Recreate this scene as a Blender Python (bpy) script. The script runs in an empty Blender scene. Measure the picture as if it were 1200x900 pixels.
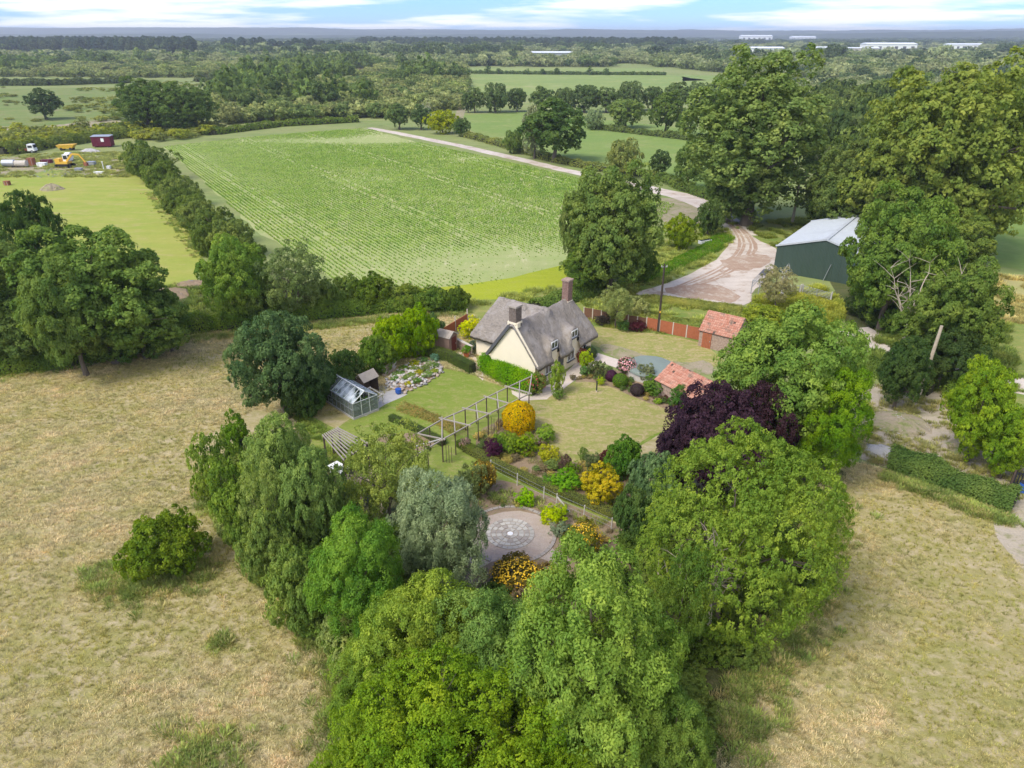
import bpy, bmesh, math, random
import numpy as np
from mathutils import Vector, Matrix

# ------------------------------------------------------------------ camera, world, sun
SC = bpy.context.scene
COL = SC.collection
F, PITCH, CH = 826.0, math.radians(26.4), 32.0
cam_d = bpy.data.cameras.new('camera'); cam = bpy.data.objects.new('camera', cam_d); COL.objects.link(cam)
cam_d.sensor_width = 36; cam_d.lens = 36 * F / 1200; cam_d.clip_start = 0.5; cam_d.clip_end = 30000
cam.location = (0, 0, CH); cam.rotation_euler = (math.pi / 2 - PITCH, 0, 0)
SC.camera = cam
SUN_EL, SUN_AZ = math.radians(52), math.radians(-125)      # azimuth from +Y clockwise
w = bpy.data.worlds.new('World'); SC.world = w; w.use_nodes = True
nt = w.node_tree; nt.nodes.clear()
def wn(t, **k):
    n = nt.nodes.new(t)
    for a, b in k.items(): setattr(n, a, b)
    return n
sky = wn('ShaderNodeTexSky', sky_type='NISHITA', sun_disc=False, sun_elevation=SUN_EL, sun_rotation=SUN_AZ, air_density=1.0, dust_density=0.0, ozone_density=3.0)
bg = wn('ShaderNodeBackground'); bg.inputs[1].default_value = 0.12
tc = wn('ShaderNodeTexCoord'); sp = wn('ShaderNodeSeparateXYZ'); nt.links.new(tc.outputs['Generated'], sp.inputs[0])
zc = wn('ShaderNodeMath', operation='MAXIMUM'); nt.links.new(sp.outputs[2], zc.inputs[0]); zc.inputs[1].default_value = 0.0
za = wn('ShaderNodeMath', operation='ADD'); nt.links.new(zc.outputs[0], za.inputs[0]); za.inputs[1].default_value = 0.06
cx = wn('ShaderNodeMath', operation='DIVIDE'); nt.links.new(sp.outputs[0], cx.inputs[0]); nt.links.new(za.outputs[0], cx.inputs[1])
cy = wn('ShaderNodeMath', operation='DIVIDE'); nt.links.new(sp.outputs[1], cy.inputs[0]); nt.links.new(za.outputs[0], cy.inputs[1])
cb = wn('ShaderNodeCombineXYZ'); nt.links.new(cx.outputs[0], cb.inputs[0]); nt.links.new(cy.outputs[0], cb.inputs[1])
no = wn('ShaderNodeTexNoise'); no.inputs['Scale'].default_value = 0.27; no.inputs['Detail'].default_value = 7; no.inputs['Roughness'].default_value = 0.55
nt.links.new(cb.outputs[0], no.inputs['Vector'])
cr = wn('ShaderNodeValToRGB'); cr.color_ramp.elements[0].position = 0.47; cr.color_ramp.elements[1].position = 0.58
cr.color_ramp.elements[0].color = (.04, .04, .04, 1); cr.color_ramp.elements[1].color = (1, 1, 1, 1)
nt.links.new(no.outputs[0], cr.inputs[0])
tn = wn('ShaderNodeMix', data_type='RGBA', blend_type='MULTIPLY'); tn.inputs[0].default_value = 1; nt.links.new(sky.outputs[0], tn.inputs[6]); tn.inputs[7].default_value = (.27, .46, .92, 1)
mx = wn('ShaderNodeMix', data_type='RGBA'); nt.links.new(cr.outputs[0], mx.inputs[0]); nt.links.new(tn.outputs[2], mx.inputs[6])
mx.inputs[7].default_value = (5.9, 6.0, 6.1, 1)
nt.links.new(mx.outputs[2], bg.inputs[0])
ow = wn('ShaderNodeOutputWorld'); nt.links.new(bg.outputs[0], ow.inputs[0])
sd = bpy.data.lights.new('sun', 'SUN'); sd.energy = 2.0; sd.angle = math.radians(24); sd.color = (1, .95, .87)
so = bpy.data.objects.new('sun', sd); COL.objects.link(so)
dvec = Vector((math.sin(SUN_AZ) * math.cos(SUN_EL), math.cos(SUN_AZ) * math.cos(SUN_EL), math.sin(SUN_EL)))
so.rotation_euler = dvec.to_track_quat('Z', 'Y').to_euler(); so.location = (0, 0, 200)
SC.view_settings.view_transform = 'Standard'; SC.view_settings.look = 'None'; SC.view_settings.exposure = 1.05; SC.view_settings.gamma = 1
try:
    SC.cycles.use_denoising = True; SC.cycles.max_bounces = 5; SC.cycles.diffuse_bounces = 3; SC.cycles.glossy_bounces = 2
    SC.cycles.transmission_bounces = 3; SC.cycles.volume_bounces = 0; SC.cycles.transparent_max_bounces = 6
    SC.cycles.caustics_reflective = False; SC.cycles.caustics_refractive = False
except Exception: pass

# ------------------------------------------------------------------ survey: the photograph is 1200x900; these turn a sighting into a place on level z
SP, CP = math.sin(PITCH), math.cos(PITCH)
def G(px, py, z=0.0):
    a = (px - 600) / F; b = -(py - 450) / F
    dy = b * SP + CP; dz = b * CP - SP
    t = (z - CH) / dz
    return (a * t, dy * t, z)
def V(px, py, z=0.0): return Vector(G(px, py, z))
def height_at(x, y, ty):
    lo, hi = 0, 60
    for _ in range(40):
        m = (lo + hi) / 2; z = m - CH
        u = y * SP + z * CP; f = y * CP - z * SP
        if 450 - F * u / f > ty: lo = m
        else: hi = m
    return lo

# ------------------------------------------------------------------ materials
def mat(name):
    m = bpy.data.materials.new(name); m.use_nodes = True; m.node_tree.nodes.clear(); return m
class NG:
    def __init__(s, m): s.nt = m.node_tree
    def n(s, t, ins=None, **k):
        x = s.nt.nodes.new(t)
        for a, b in k.items(): setattr(x, a, b)
        for i, v in (ins or {}).items():
            if isinstance(v, bpy.types.NodeSocket): s.nt.links.new(v, x.inputs[i])
            else: x.inputs[i].default_value = v
        return x
    def pos(s): return s.n('ShaderNodeNewGeometry').outputs['Position']
    def noise(s, vec, scale, detail=4, rough=.55, dist=0):
        return s.n('ShaderNodeTexNoise', {'Vector': vec, 'Scale': scale, 'Detail': detail, 'Roughness': rough, 'Distortion': dist}).outputs[0]
    def ramp(s, f, p0, p1):
        return s.n('ShaderNodeMapRange', {0: f, 1: p0, 2: p1}).outputs[0]
    def mix(s, f, a, b, bt='MIX'):
        return s.n('ShaderNodeMix', {0: f, 6: a, 7: b}, data_type='RGBA', blend_type=bt).outputs[2]
    def math(s, op, a, b): return s.n('ShaderNodeMath', {0: a, 1: b}, operation=op).outputs[0]
    def mapping(s, vec, rot=0, scale=(1, 1, 1)):
        return s.n('ShaderNodeMapping', {'Vector': vec, 'Rotation': (0, 0, rot), 'Scale': scale}).outputs[0]
    def out(s, sh): s.n('ShaderNodeOutputMaterial', {0: sh})
    def bsdf(s, col, rough=.8, bump=None, bstr=.4, bdist=.05, metal=0, spec=.3):
        ins = {'Base Color': col, 'Roughness': rough, 'Metallic': metal, 'Specular IOR Level': spec}
        if bump is not None:
            ins['Normal'] = s.n('ShaderNodeBump', {'Height': bump, 'Strength': bstr, 'Distance': bdist}).outputs[0]
        return s.n('ShaderNodeBsdfPrincipled', ins).outputs[0]
def c4(c): return (c[0], c[1], c[2], 1)

def foliage_mat(name, inst=False, trans=.42, var=.3, world=False):
    m = mat(name); g = NG(m)
    oi = g.n('ShaderNodeObjectInfo')
    if inst: base = g.n('ShaderNodeAttribute', attribute_name='tint', attribute_type='INSTANCER').outputs['Color']
    else: base = oi.outputs['Color']
    
    lf = g.n('ShaderNodeAttribute', attribute_name='leafvar').outputs['Fac']
    big = g.noise(g.pos(), .38, 3)
    v = g.math('ADD', g.math('MULTIPLY', lf, var * 2), 1 - var)
    v2 = g.math('ADD', g.math('MULTIPLY', g.ramp(big, .3, .7), .6), 1.28)  # patchy brightness put into the leaf colour stands in for lit clumps
    vv = g.math('MULTIPLY', v, v2)
    hue = g.math('ADD', g.math('MULTIPLY', g.math('SUBTRACT', .5, lf), .035), g.math('ADD', .5, g.math('MULTIPLY', g.math('SUBTRACT', .5, big), .085)))
    hs = g.n('ShaderNodeHueSaturation', {'Hue': hue, 'Saturation': 1.14, 'Value': vv, 'Color': base}).outputs[0]
    d = g.n('ShaderNodeBsdfPrincipled', {'Base Color': hs, 'Roughness': .6, 'Specular IOR Level': .12}).outputs[0]
    tcol = g.n('ShaderNodeHueSaturation', {'Hue': .485, 'Saturation': 1.1, 'Value': 1.25, 'Color': hs}).outputs[0]
    t = g.n('ShaderNodeBsdfTranslucent', {'Color': tcol}).outputs[0]
    g.out(g.n('ShaderNodeMixShader', {0: trans, 1: d, 2: t}).outputs[0])
    return m
LEAF = foliage_mat('leaf'); LEAF_I = foliage_mat('leaf_far', inst=True, var=.32)

def simple(name, col, rough=.7, var=.25, scale=3, bump=.3, metal=0, spec=.3, stretch=None):
    m = mat(name); g = NG(m); p = g.n('ShaderNodeTexCoord').outputs['Object']
    if stretch: p = g.mapping(p, 0, stretch)
    nz = g.noise(p, scale, 5, .6)
    c = g.mix(nz, c4([x * (1 - var) for x in col]), c4([min(1, x * (1 + var)) for x in col]))
    g.out(g.bsdf(c, rough, nz, bump, .02, metal, spec)); return m

def ground_mat(name, a, b, c, big=.05, mid=.35, fine=6, rot=0, st=(1, 1, 1), bump=.5, c_amt=(.52, .7), var=.35):
    """a: main colour, b: patch colour, c: streak colour"""
    m = mat(name); g = NG(m); p = g.pos()
    ps = g.mapping(p, rot, st)
    n1 = g.noise(p, big, 5, .6, .4); n2 = g.noise(ps, mid, 6, .65, .6); n3 = g.noise(ps, fine, 4, .7); n4 = g.noise(p, mid * 4, 5, .7)
    n5 = g.noise(g.mapping(p, rot + .25, (1, 5, 1)), mid * .5, 4, .6, .3)
    f = g.ramp(g.math('ADD', g.math('MULTIPLY', n1, .4), g.math('ADD', g.math('MULTIPLY', n2, .25), g.math('MULTIPLY', n5, .35))), .41, .59)
    col = g.mix(f, c4(a), c4(b))
    col = g.mix(g.ramp(g.math('ADD', g.math('MULTIPLY', n2, .55), g.math('MULTIPLY', n4, .45)), *c_amt), col, c4(c))
    k = g.math('ADD', g.math('MULTIPLY', g.math('ADD', g.math('MULTIPLY', n3, .65), g.math('MULTIPLY', n4, .35)), var * 2), 1 - var)
    col = g.mix(1.0, col, g.n('ShaderNodeCombineColor', {0: k, 1: k, 2: k}).outputs[0], 'MULTIPLY')
    g.out(g.bsdf(col, .95, g.math('ADD', n3, n4), bump, .12, 0, .1)); return m

HAY = (.44, .36, .18); HAYG = (.33, .305, .105); HAYT = (.52, .43, .27)
M = {
 'meadow': ground_mat('meadow_grass', HAYG, HAY, HAYT, .05, .5, 9, .6, (1, 2.2, 1), .8, (.47, .64), .5),
 'base': ground_mat('rough_ground', (.18, .235, .07), (.27, .28, .11), (.12, .16, .05), .012, .07, .6, bump=.3),
 'paddock': ground_mat('paddock_grass', (.25, .31, .05), (.33, .33, .075), (.37, .31, .13), .03, .12, 2.5, .9, (1, 3, 1)),
 'soil': ground_mat('field_soil', (.28, .345, .11), (.36, .375, .16), (.55, .48, .32), .02, .1, 3, -.575, (4, .5, 1), c_amt=(.56, .7)),
 'strip': ground_mat('field_margin', (.27, .32, .02), (.33, .36, .03), (.28, .3, .06), .05, .4, 3),
 'green': ground_mat('green_field', (.165, .245, .06), (.2, .26, .07), (.26, .28, .1), .012, .06, .6, bump=.2),
 'brightgreen': ground_mat('far_green_field', (.19, .26, .075), (.25, .3, .09), (.34, .33, .15), .006, .03, .4, bump=.2),
 'straw': ground_mat('straw_field', (.33, .32, .12), (.4, .34, .17), (.25, .28, .08), .01, .05, .4, bump=.2),
 'heath': ground_mat('heath', (.14, .2, .05), (.2, .23, .07), (.26, .21, .12), .02, .09, .8, bump=.5),
 'brownheath': ground_mat('brown_heath', (.2, .13, .08), (.22, .17, .09), (.15, .16, .06), .01, .05, .4),
 'lawn': ground_mat('lawn_grass', (.175, .245, .035), (.24, .275, .06), (.31, .28, .11), .12, .8, 9, .9, (1, 1.8, 1), .6, (.5, .66), .42),
 'drylawn': ground_mat('dry_lawn_grass', (.25, .27, .065), (.33, .305, .105), (.42, .33, .17), .15, .8, 9, -.6, (1, 1.8, 1), .6, (.47, .6), .42),
 'verge': ground_mat('verge_grass', (.14, .21, .04), (.27, .27, .08), (.33, .28, .12), .08, .5, 5),
 'gravel': ground_mat('gravel', (.6, .53, .46), (.48, .41, .34), (.36, .26, .19), .08, .3, 5, .8, (1, 1.4, 1), .5, (.52, .62), .3),
 'palegravel': ground_mat('pale_dirt', (.47, .4, .31), (.4, .34, .24), (.27, .26, .13), .15, .5, 6, .3, (1, 1, 1), .9, (.53, .62), .4),
 'mud': ground_mat('brown_mud', (.36, .24, .17), (.42, .31, .23), (.5, .42, .34), .1, .5, 6, .3, (1, 1, 1), .8, (.5, .62), .35),
 'dirt': ground_mat('bare_earth', (.38, .31, .225), (.29, .26, .14), (.22, .24, .09), .12, .5, 6, .3, (1, 1, 1), .9, (.5, .58), .45),
 'bed': ground_mat('bed_soil', (.26, .19, .12), (.33, .24, .16), (.2, .22, .07), .3, 1.2, 9, bump=.8),
 'paving': ground_mat('paving', (.55, .46, .38), (.6, .52, .45), (.42, .35, .28), .3, 1, 10, bump=.3, var=.15),
 'concrete': ground_mat('concrete', (.42, .4, .38), (.48, .46, .43), (.33, .31, .28), .4, 1, 10, bump=.3, var=.15),
 'pinkgravel': ground_mat('pink_gravel', (.42, .33, .265), (.48, .4, .33), (.29, .24, .17), .5, 1.5, 14, bump=.6, var=.3),
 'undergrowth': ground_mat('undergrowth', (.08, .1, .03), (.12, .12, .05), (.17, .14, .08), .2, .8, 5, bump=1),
 'bark': simple('bark', (.13, .105, .08), .9, .5, 2.5, .6, stretch=(3, 3, .6)),
 'deadwood': simple('dead_wood', (.42, .35, .26), .9, .35, 3, .5),
 'paletimber': simple('weathered_timber', (.5, .47, .42), .85, .25, 4, .4),
 'polegrey': simple('grey_poles', (.35, .31, .26), .85, .25, 4, .4),
 'darktimber': simple('dark_timber', (.09, .065, .05), .85, .4, 5, .4),
 'shedwood': simple('shed_boards', (.3, .2, .155), .85, .25, 5, .4),
 'shedroof': simple('shed_felt', (.36, .31, .26), .9, .3, 3, .4),
 'orangefence': simple('orange_stained_boards', (.37, .12, .055), .8, .3, 4, .3),
 'brownfence': simple('brown_boards', (.17, .085, .05), .85, .35, 4, .3),
 'post': simple('concrete_post', (.55, .48, .4), .85, .15, 5, .3),
 'cream': simple('cream_render', (.82, .72, .55), .85, .06, 1.2, .15),
 'brick': None, 'stone': simple('pale_stone', (.5, .45, .38), .9, .4, 3, .6),
 'white': simple('white_paint', (.8, .8, .78), .5, .05, 3, .1),
 'black': simple('black_paint', (.03, .03, .035), .5, .2, 3, .1),
 'lead': simple('grey_lead', (.1, .1, .11), .6, .2, 3, .1),
 'glassd': simple('window_glass', (.03, .035, .045), .08, .3, 1, 0, 0, .8),
 'steel': simple('galvanised_steel', (.42, .43, .44), .45, .15, 3, .1, .4),
 'redpaint': simple('maroon_paint', (.13, .012, .03), .6, .2, 1, .1),
 'yellow': simple('yellow_paint', (.7, .42, .05), .5, .15, 2, .1),
 'bluep': simple('blue_paint', (.03, .1, .4), .5, .2, 2, .1),
 'terracotta': simple('terracotta', (.45, .14, .06), .8, .2, 4, .2),
 'rubber': simple('rubber', (.03, .03, .03), .8, .2, 4, .2),
 'rust': simple('rusty_metal', (.28, .1, .05), .85, .4, 2, .3),
 'cover': simple('grey_green_cover', (.21, .25, .215), .6, .12, .8, .15),
 'greyshed': simple('far_sheet_roof', (.75, .78, .8), .5, .05, .05, 0),
 'turq': simple('turquoise_sheet', (.32, .6, .56), .5, .08, .05, 0),
 'flower': simple('flower_petals', (.8, .5, .02), .6, .15, 9, 0),
 'pinkflower': simple('pink_petals', (.75, .35, .36), .6, .25, 9, 0),
 'redflower': simple('crimson_petals', (.55, .03, .1), .6, .25, 9, 0),
 'polewood': simple('creosoted_wood', (.06, .045, .035), .85, .3, 3, .3, stretch=(3, 3, .4)),
}
def brick_mat(name, c1, c2, mortar, sc):
    m = mat(name); g = NG(m); p = g.n('ShaderNodeTexCoord').outputs['Object']
    s = g.n('ShaderNodeSeparateXYZ', {0: p})
    u = g.math('ADD', s.outputs[0], s.outputs[1])
    v = g.n('ShaderNodeCombineXYZ', {0: u, 1: s.outputs[2]}).outputs[0]
    b = g.n('ShaderNodeTexBrick', {'Vector': v, 'Color1': c4(c1), 'Color2': c4(c2), 'Mortar': c4(mortar), 'Scale': sc, 'Mortar Size': .015, 'Bias': 0.0, 'Brick Width': .5, 'Row Height': .16})
    nz = g.noise(p, 5, 4)
    col = g.mix(g.ramp(nz, .3, .75), b.outputs[0], c4([x * .55 for x in c1]))
    g.out(g.bsdf(col, .9, nz, .5, .02)); return m
M['brick'] = brick_mat('chimney_brick', (.29, .16, .12), (.23, .13, .1), (.4, .35, .3), 2.2)
M['darkbrick'] = brick_mat('weathered_brick', (.17, .13, .11), (.22, .16, .13), (.3, .27, .23), 2.2)
M['shedbrick'] = brick_mat('old_wall_brick', (.4, .27, .2), (.46, .33, .25), (.5, .44, .38), 2.2)
def tile_mat():
    m = mat('clay_tiles'); g = NG(m); p = g.n('ShaderNodeTexCoord').outputs['Object']
    n1 = g.noise(p, 9, 3, .7); n2 = g.noise(p, 1.2, 4, .6)
    lv = g.n('ShaderNodeAttribute', attribute_name='leafvar').outputs['Fac']
    col = g.mix(lv, c4((.42, .17, .11)), c4((.52, .28, .2)))
    col = g.mix(g.ramp(n2, .55, .7), col, c4((.22, .15, .11)))
    col = g.mix(g.ramp(n1, .6, .75), col, c4((.5, .42, .36)))
    g.out(g.bsdf(col, .9, n1, .4, .02)); return m
M['tiles'] = tile_mat()
def thatch_mat():
    m = mat('thatch'); g = NG(m); p = g.n('ShaderNodeTexCoord').outputs['Object']
    a = g.mapping(p, 0, (3.5, .7, .7)); n1 = g.noise(a, 3.2, 8, .8); n2 = g.noise(p, .7, 6, .7); n3 = g.noise(p, 1.7, 5, .7)
    col = g.mix(g.ramp(n1, .3, .7), c4((.18, .155, .13)), c4((.38, .33, .28)))
    col = g.mix(g.math('MULTIPLY', g.ramp(n2, .48, .62), .7), col, c4((.38, .345, .32)))
    col = g.mix(g.math('MULTIPLY', g.ramp(n3, .56, .7), .6), col, c4((.11, .1, .095)))
    g.out(g.bsdf(col, .95, g.math('ADD', n1, n3), 1.0, .14)); return m
M['thatch'] = thatch_mat()
def clad_mat(name, col, rough, metal):
    m = mat(name); g = NG(m); p = g.n('ShaderNodeTexCoord').outputs['Object']
    n = g.noise(g.mapping(p, 0, (2, 2, .25)), .9, 4); n2 = g.noise(p, .25, 3)
    cc = g.mix(n, c4([x * .82 for x in col]), c4([x * 1.12 for x in col])); cc = g.mix(g.math('MULTIPLY', g.ramp(n2, .5, .7), .35), cc, c4([x * .6 + .04 for x in col]))
    g.out(g.bsdf(cc, rough, n, .05, .02, metal, .4)); return m
M['barngreen'] = clad_mat('green_cladding', (.045, .075, .058), .55, 0)
M['barnroof'] = clad_mat('barn_roof_sheet', (.46, .49, .51), .5, 0)
def glass_mat():
    m = mat('greenhouse_glass'); g = NG(m); p = g.n('ShaderNodeTexCoord').outputs['Object']
    n = g.noise(p, 1.1, 4)
    d = g.n('ShaderNodeBsdfPrincipled', {'Base Color': (.75, .8, .84, 1), 'Roughness': .15, 'Specular IOR Level': .9}).outputs[0]
    t = g.n('ShaderNodeBsdfTransparent', {'Color': (.85, .92, .9, 1)}).outputs[0]
    g.out(g.n('ShaderNodeMixShader', {0: g.ramp(n, .35, .75), 1: t, 2: d}).outputs[0]); return m
M['glass'] = glass_mat()
def glass2():
    m = mat('side_glass'); g = NG(m)
    d = g.n('ShaderNodeBsdfPrincipled', {'Base Color': (.3, .33, .32, 1), 'Roughness': .1, 'Specular IOR Level': .9}).outputs[0]
    t = g.n('ShaderNodeBsdfTransparent', {'Color': (.8, .86, .84, 1)}).outputs[0]
    g.out(g.n('ShaderNodeMixShader', {0: .35, 1: t, 2: d}).outputs[0]); return m
M['glass2'] = glass2()
def wood_hill():
    m = mat('wooded_hill'); g = NG(m); p = g.pos()
    n1 = g.noise(p, .02, 5, .7); n2 = g.noise(p, .0022, 4, .6)
    col = g.mix(g.ramp(n1, .35, .65), c4((.015, .035, .015)), c4((.055, .08, .03)))
    col = g.mix(g.math('MULTIPLY', g.ramp(n2, .58, .68), .5), col, c4((.16, .2, .08)))
    g.out(g.bsdf(col, .95)); return m
M['hill'] = wood_hill()

# ------------------------------------------------------------------ object helpers
def tag(o, label=None, cat=None, group=None, kind=None):
    if label: o['label'] = label
    if cat: o['category'] = cat
    if group: o['group'] = group
    if kind: o['kind'] = kind
    return o
def link(name, me, parent=None, loc=None):
    o = bpy.data.objects.new(name, me); COL.objects.link(o)
    if parent: o.parent = parent
    if loc is not None: o.location = loc
    return o
def thing(name, loc, label, cat, group=None, rz=0):
    o = bpy.data.objects.new(name, None); COL.objects.link(o); o.location = loc; o.rotation_euler = (0, 0, rz); o.empty_display_size = .3
    return tag(o, label, cat, group)
def arr_mesh(name, verts, faces, m=None, leafvar=None, smooth=False):
    """faces: (n,3) or (n,4) int array"""
    me = bpy.data.meshes.new(name); verts = np.asarray(verts, dtype=np.float32); faces = np.asarray(faces, dtype=np.int32)
    k = faces.shape[1]; n = len(faces)
    me.vertices.add(len(verts)); me.vertices.foreach_set('co', verts.ravel())
    me.loops.add(n * k); me.loops.foreach_set('vertex_index', faces.ravel())
    me.polygons.add(n); me.polygons.foreach_set('loop_start', np.arange(0, n * k, k, dtype=np.int32))
    try: me.polygons.foreach_set('loop_total', np.full(n, k, dtype=np.int32))
    except Exception: pass
    if smooth: me.polygons.foreach_set('use_smooth', np.ones(n, dtype=bool))
    if leafvar is not None:
        a = me.attributes.new('leafvar', 'FLOAT', 'FACE'); a.data.foreach_set('value', np.asarray(leafvar, dtype=np.float32))
    me.update(calc_edges=True)
    if m is not None: me.materials.append(m)
    return me
class MB:
    """collects simple solids into one mesh"""
    def __init__(s): s.v = []; s.f = []
    def quad8(s, P):
        b = len(s.v); s.v += [tuple(p) for p in P]
        for q in ((0, 3, 2, 1), (4, 5, 6, 7), (0, 1, 5, 4), (1, 2, 6, 5), (2, 3, 7, 6), (3, 0, 4, 7)): s.f.append(tuple(b + i for i in q))
        return s
    def box(s, c, d, rz=0):
        x, y, z = d[0] / 2, d[1] / 2, d[2] / 2; cr, sr = math.cos(rz), math.sin(rz); P = []
        for zz in (-z, z):
            for xx, yy in ((-x, -y), (x, -y), (x, y), (-x, y)): P.append((c[0] + xx * cr - yy * sr, c[1] + xx * sr + yy * cr, c[2] + zz))
        return s.quad8(P)
    def bar(s, a, b, wd, ht=None):
        a, b = Vector(a), Vector(b); ht = ht or wd; d = (b - a).normalized()
        up = Vector((0, 0, 1)) if abs(d.z) < .95 else Vector((0, 1, 0))
        sx = d.cross(up).normalized(); up = sx.cross(d).normalized()
        P = []
        for e in (a, b):
            for i, j in ((-1, -1), (1, -1), (1, 1), (-1, 1)): P.append(e + sx * i * wd / 2 + up * j * ht / 2)
        return s.quad8(P)
    def tube(s, pts, rad, n=7, cap=True):
        pts = [Vector(p) for p in pts]; b = len(s.v)
        for i, p in enumerate(pts):
            d = (pts[min(i + 1, len(pts) - 1)] - pts[max(i - 1, 0)]).normalized()
            a = Vector((1, 0, 0)) if abs(d.x) < .8 else Vector((0, 1, 0))
            x = d.cross(a).normalized(); y = d.cross(x)
            for k in range(n):
                t = 2 * math.pi * k / n; s.v.append(tuple(p + (x * math.cos(t) + y * math.sin(t)) * rad[i]))
        for i in range(len(pts) - 1):
            for k in range(n):
                k2 = (k + 1) % n; s.f.append((b + i * n + k, b + i * n + k2, b + (i + 1) * n + k2, b + (i + 1) * n + k))
        if cap: s.f.append(tuple(b + k for k in range(n))); s.f.append(tuple(b + (len(pts) - 1) * n + k for k in reversed(range(n))))
        return s
    def poly(s, P): b = len(s.v); s.v += [tuple(p) for p in P]; s.f.append(tuple(range(b, b + len(P)))); return s
    def mesh(s, name, m):
        me = bpy.data.meshes.new(name); me.from_pydata(s.v, [], s.f); me.update(); bm = bmesh.new(); bm.from_mesh(me)
        bmesh.ops.recalc_face_normals(bm, faces=bm.faces); bm.to_mesh(me); bm.free()
        me.materials.append(m); return me
    def build(s, name, m, parent=None, loc=None): return link(name, s.mesh(name, m), parent, loc)

def jitter_poly(P, step=3.0, amp=.5, seed=0):
    r = random.Random(seed); out = []
    n = len(P)
    for i in range(n):
        a, b = P[i], P[(i + 1) % n]; L = math.dist(a, b); k = max(1, int(L / step))
        for j in range(k):
            t = j / k; out.append((a[0] + (b[0] - a[0]) * t + r.uniform(-amp, amp), a[1] + (b[1] - a[1]) * t + r.uniform(-amp, amp)))
    return out
def sheet(name, px, z, m, step=3, amp=.5, seed=1, world=None, smoothp=0):
    P = world or [G(x, y)[:2] for x, y in px]
    for _ in range(smoothp):   # rounds the corners
        Q = []
        for i in range(len(P)):
            a, b = P[i], P[(i + 1) % len(P)]
            Q += [(a[0] * .75 + b[0] * .25, a[1] * .75 + b[1] * .25), (a[0] * .25 + b[0] * .75, a[1] * .25 + b[1] * .75)]
        P = Q
    P = jitter_poly(P, step, amp, seed)
    bm = bmesh.new(); vs = [bm.verts.new((x, y, z)) for x, y in P]; bm.faces.new(vs)
    bmesh.ops.triangulate(bm, faces=bm.faces)
    for f in bm.faces:
        f.normal_update()
        if f.normal.z < 0: f.normal_flip()
    me = bpy.data.meshes.new(name); bm.to_mesh(me); bm.free(); me.materials.append(m)
    return tag(link(name, me), kind='structure')
def strip(name, pts, widths, z, m, seed=3, amp=.25):
    P = [Vector(G(x, y)) for x, y in pts]
    # resample
    R, W = [], []
    for i in range(len(P) - 1):
        k = max(1, int((P[i + 1] - P[i]).length / 3))
        for j in range(k):
            t = j / k; R.append(P[i].lerp(P[i + 1], t)); W.append(widths[i] * (1 - t) + widths[i + 1] * t)
    R.append(P[-1]); W.append(widths[-1])
    for _ in range(2): R = [R[0]] + [(R[i - 1] + R[i] * 2 + R[i + 1]) / 4 for i in range(1, len(R) - 1)] + [R[-1]]
    r = random.Random(seed); L, Q = [], []
    for i, p in enumerate(R):
        d = (R[min(i + 1, len(R) - 1)] - R[max(0, i - 1)]).normalized(); nn = Vector((-d.y, d.x, 0))
        L.append(p + nn * (W[i] / 2 + r.uniform(-amp, amp))); Q.append(p - nn * (W[i] / 2 + r.uniform(-amp, amp)))
    v = [(a.x, a.y, z) for a in L] + [(a.x, a.y, z) for a in Q]; n = len(L)
    me = arr_mesh(name, v, [(i, n + i, n + i + 1, i + 1) for i in range(n - 1)], m)
    return tag(link(name, me), kind='structure')
def inpoly(X, Y, P):
    ins = np.zeros(len(X), bool); n = len(P)
    for i in range(n):
        x1, y1 = P[i]; x2, y2 = P[(i + 1) % n]
        c = ((y1 > Y) != (y2 > Y)) & (X < (x2 - x1) * (Y - y1) / (y2 - y1 + 1e-12) + x1); ins ^= c
    return ins

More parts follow.
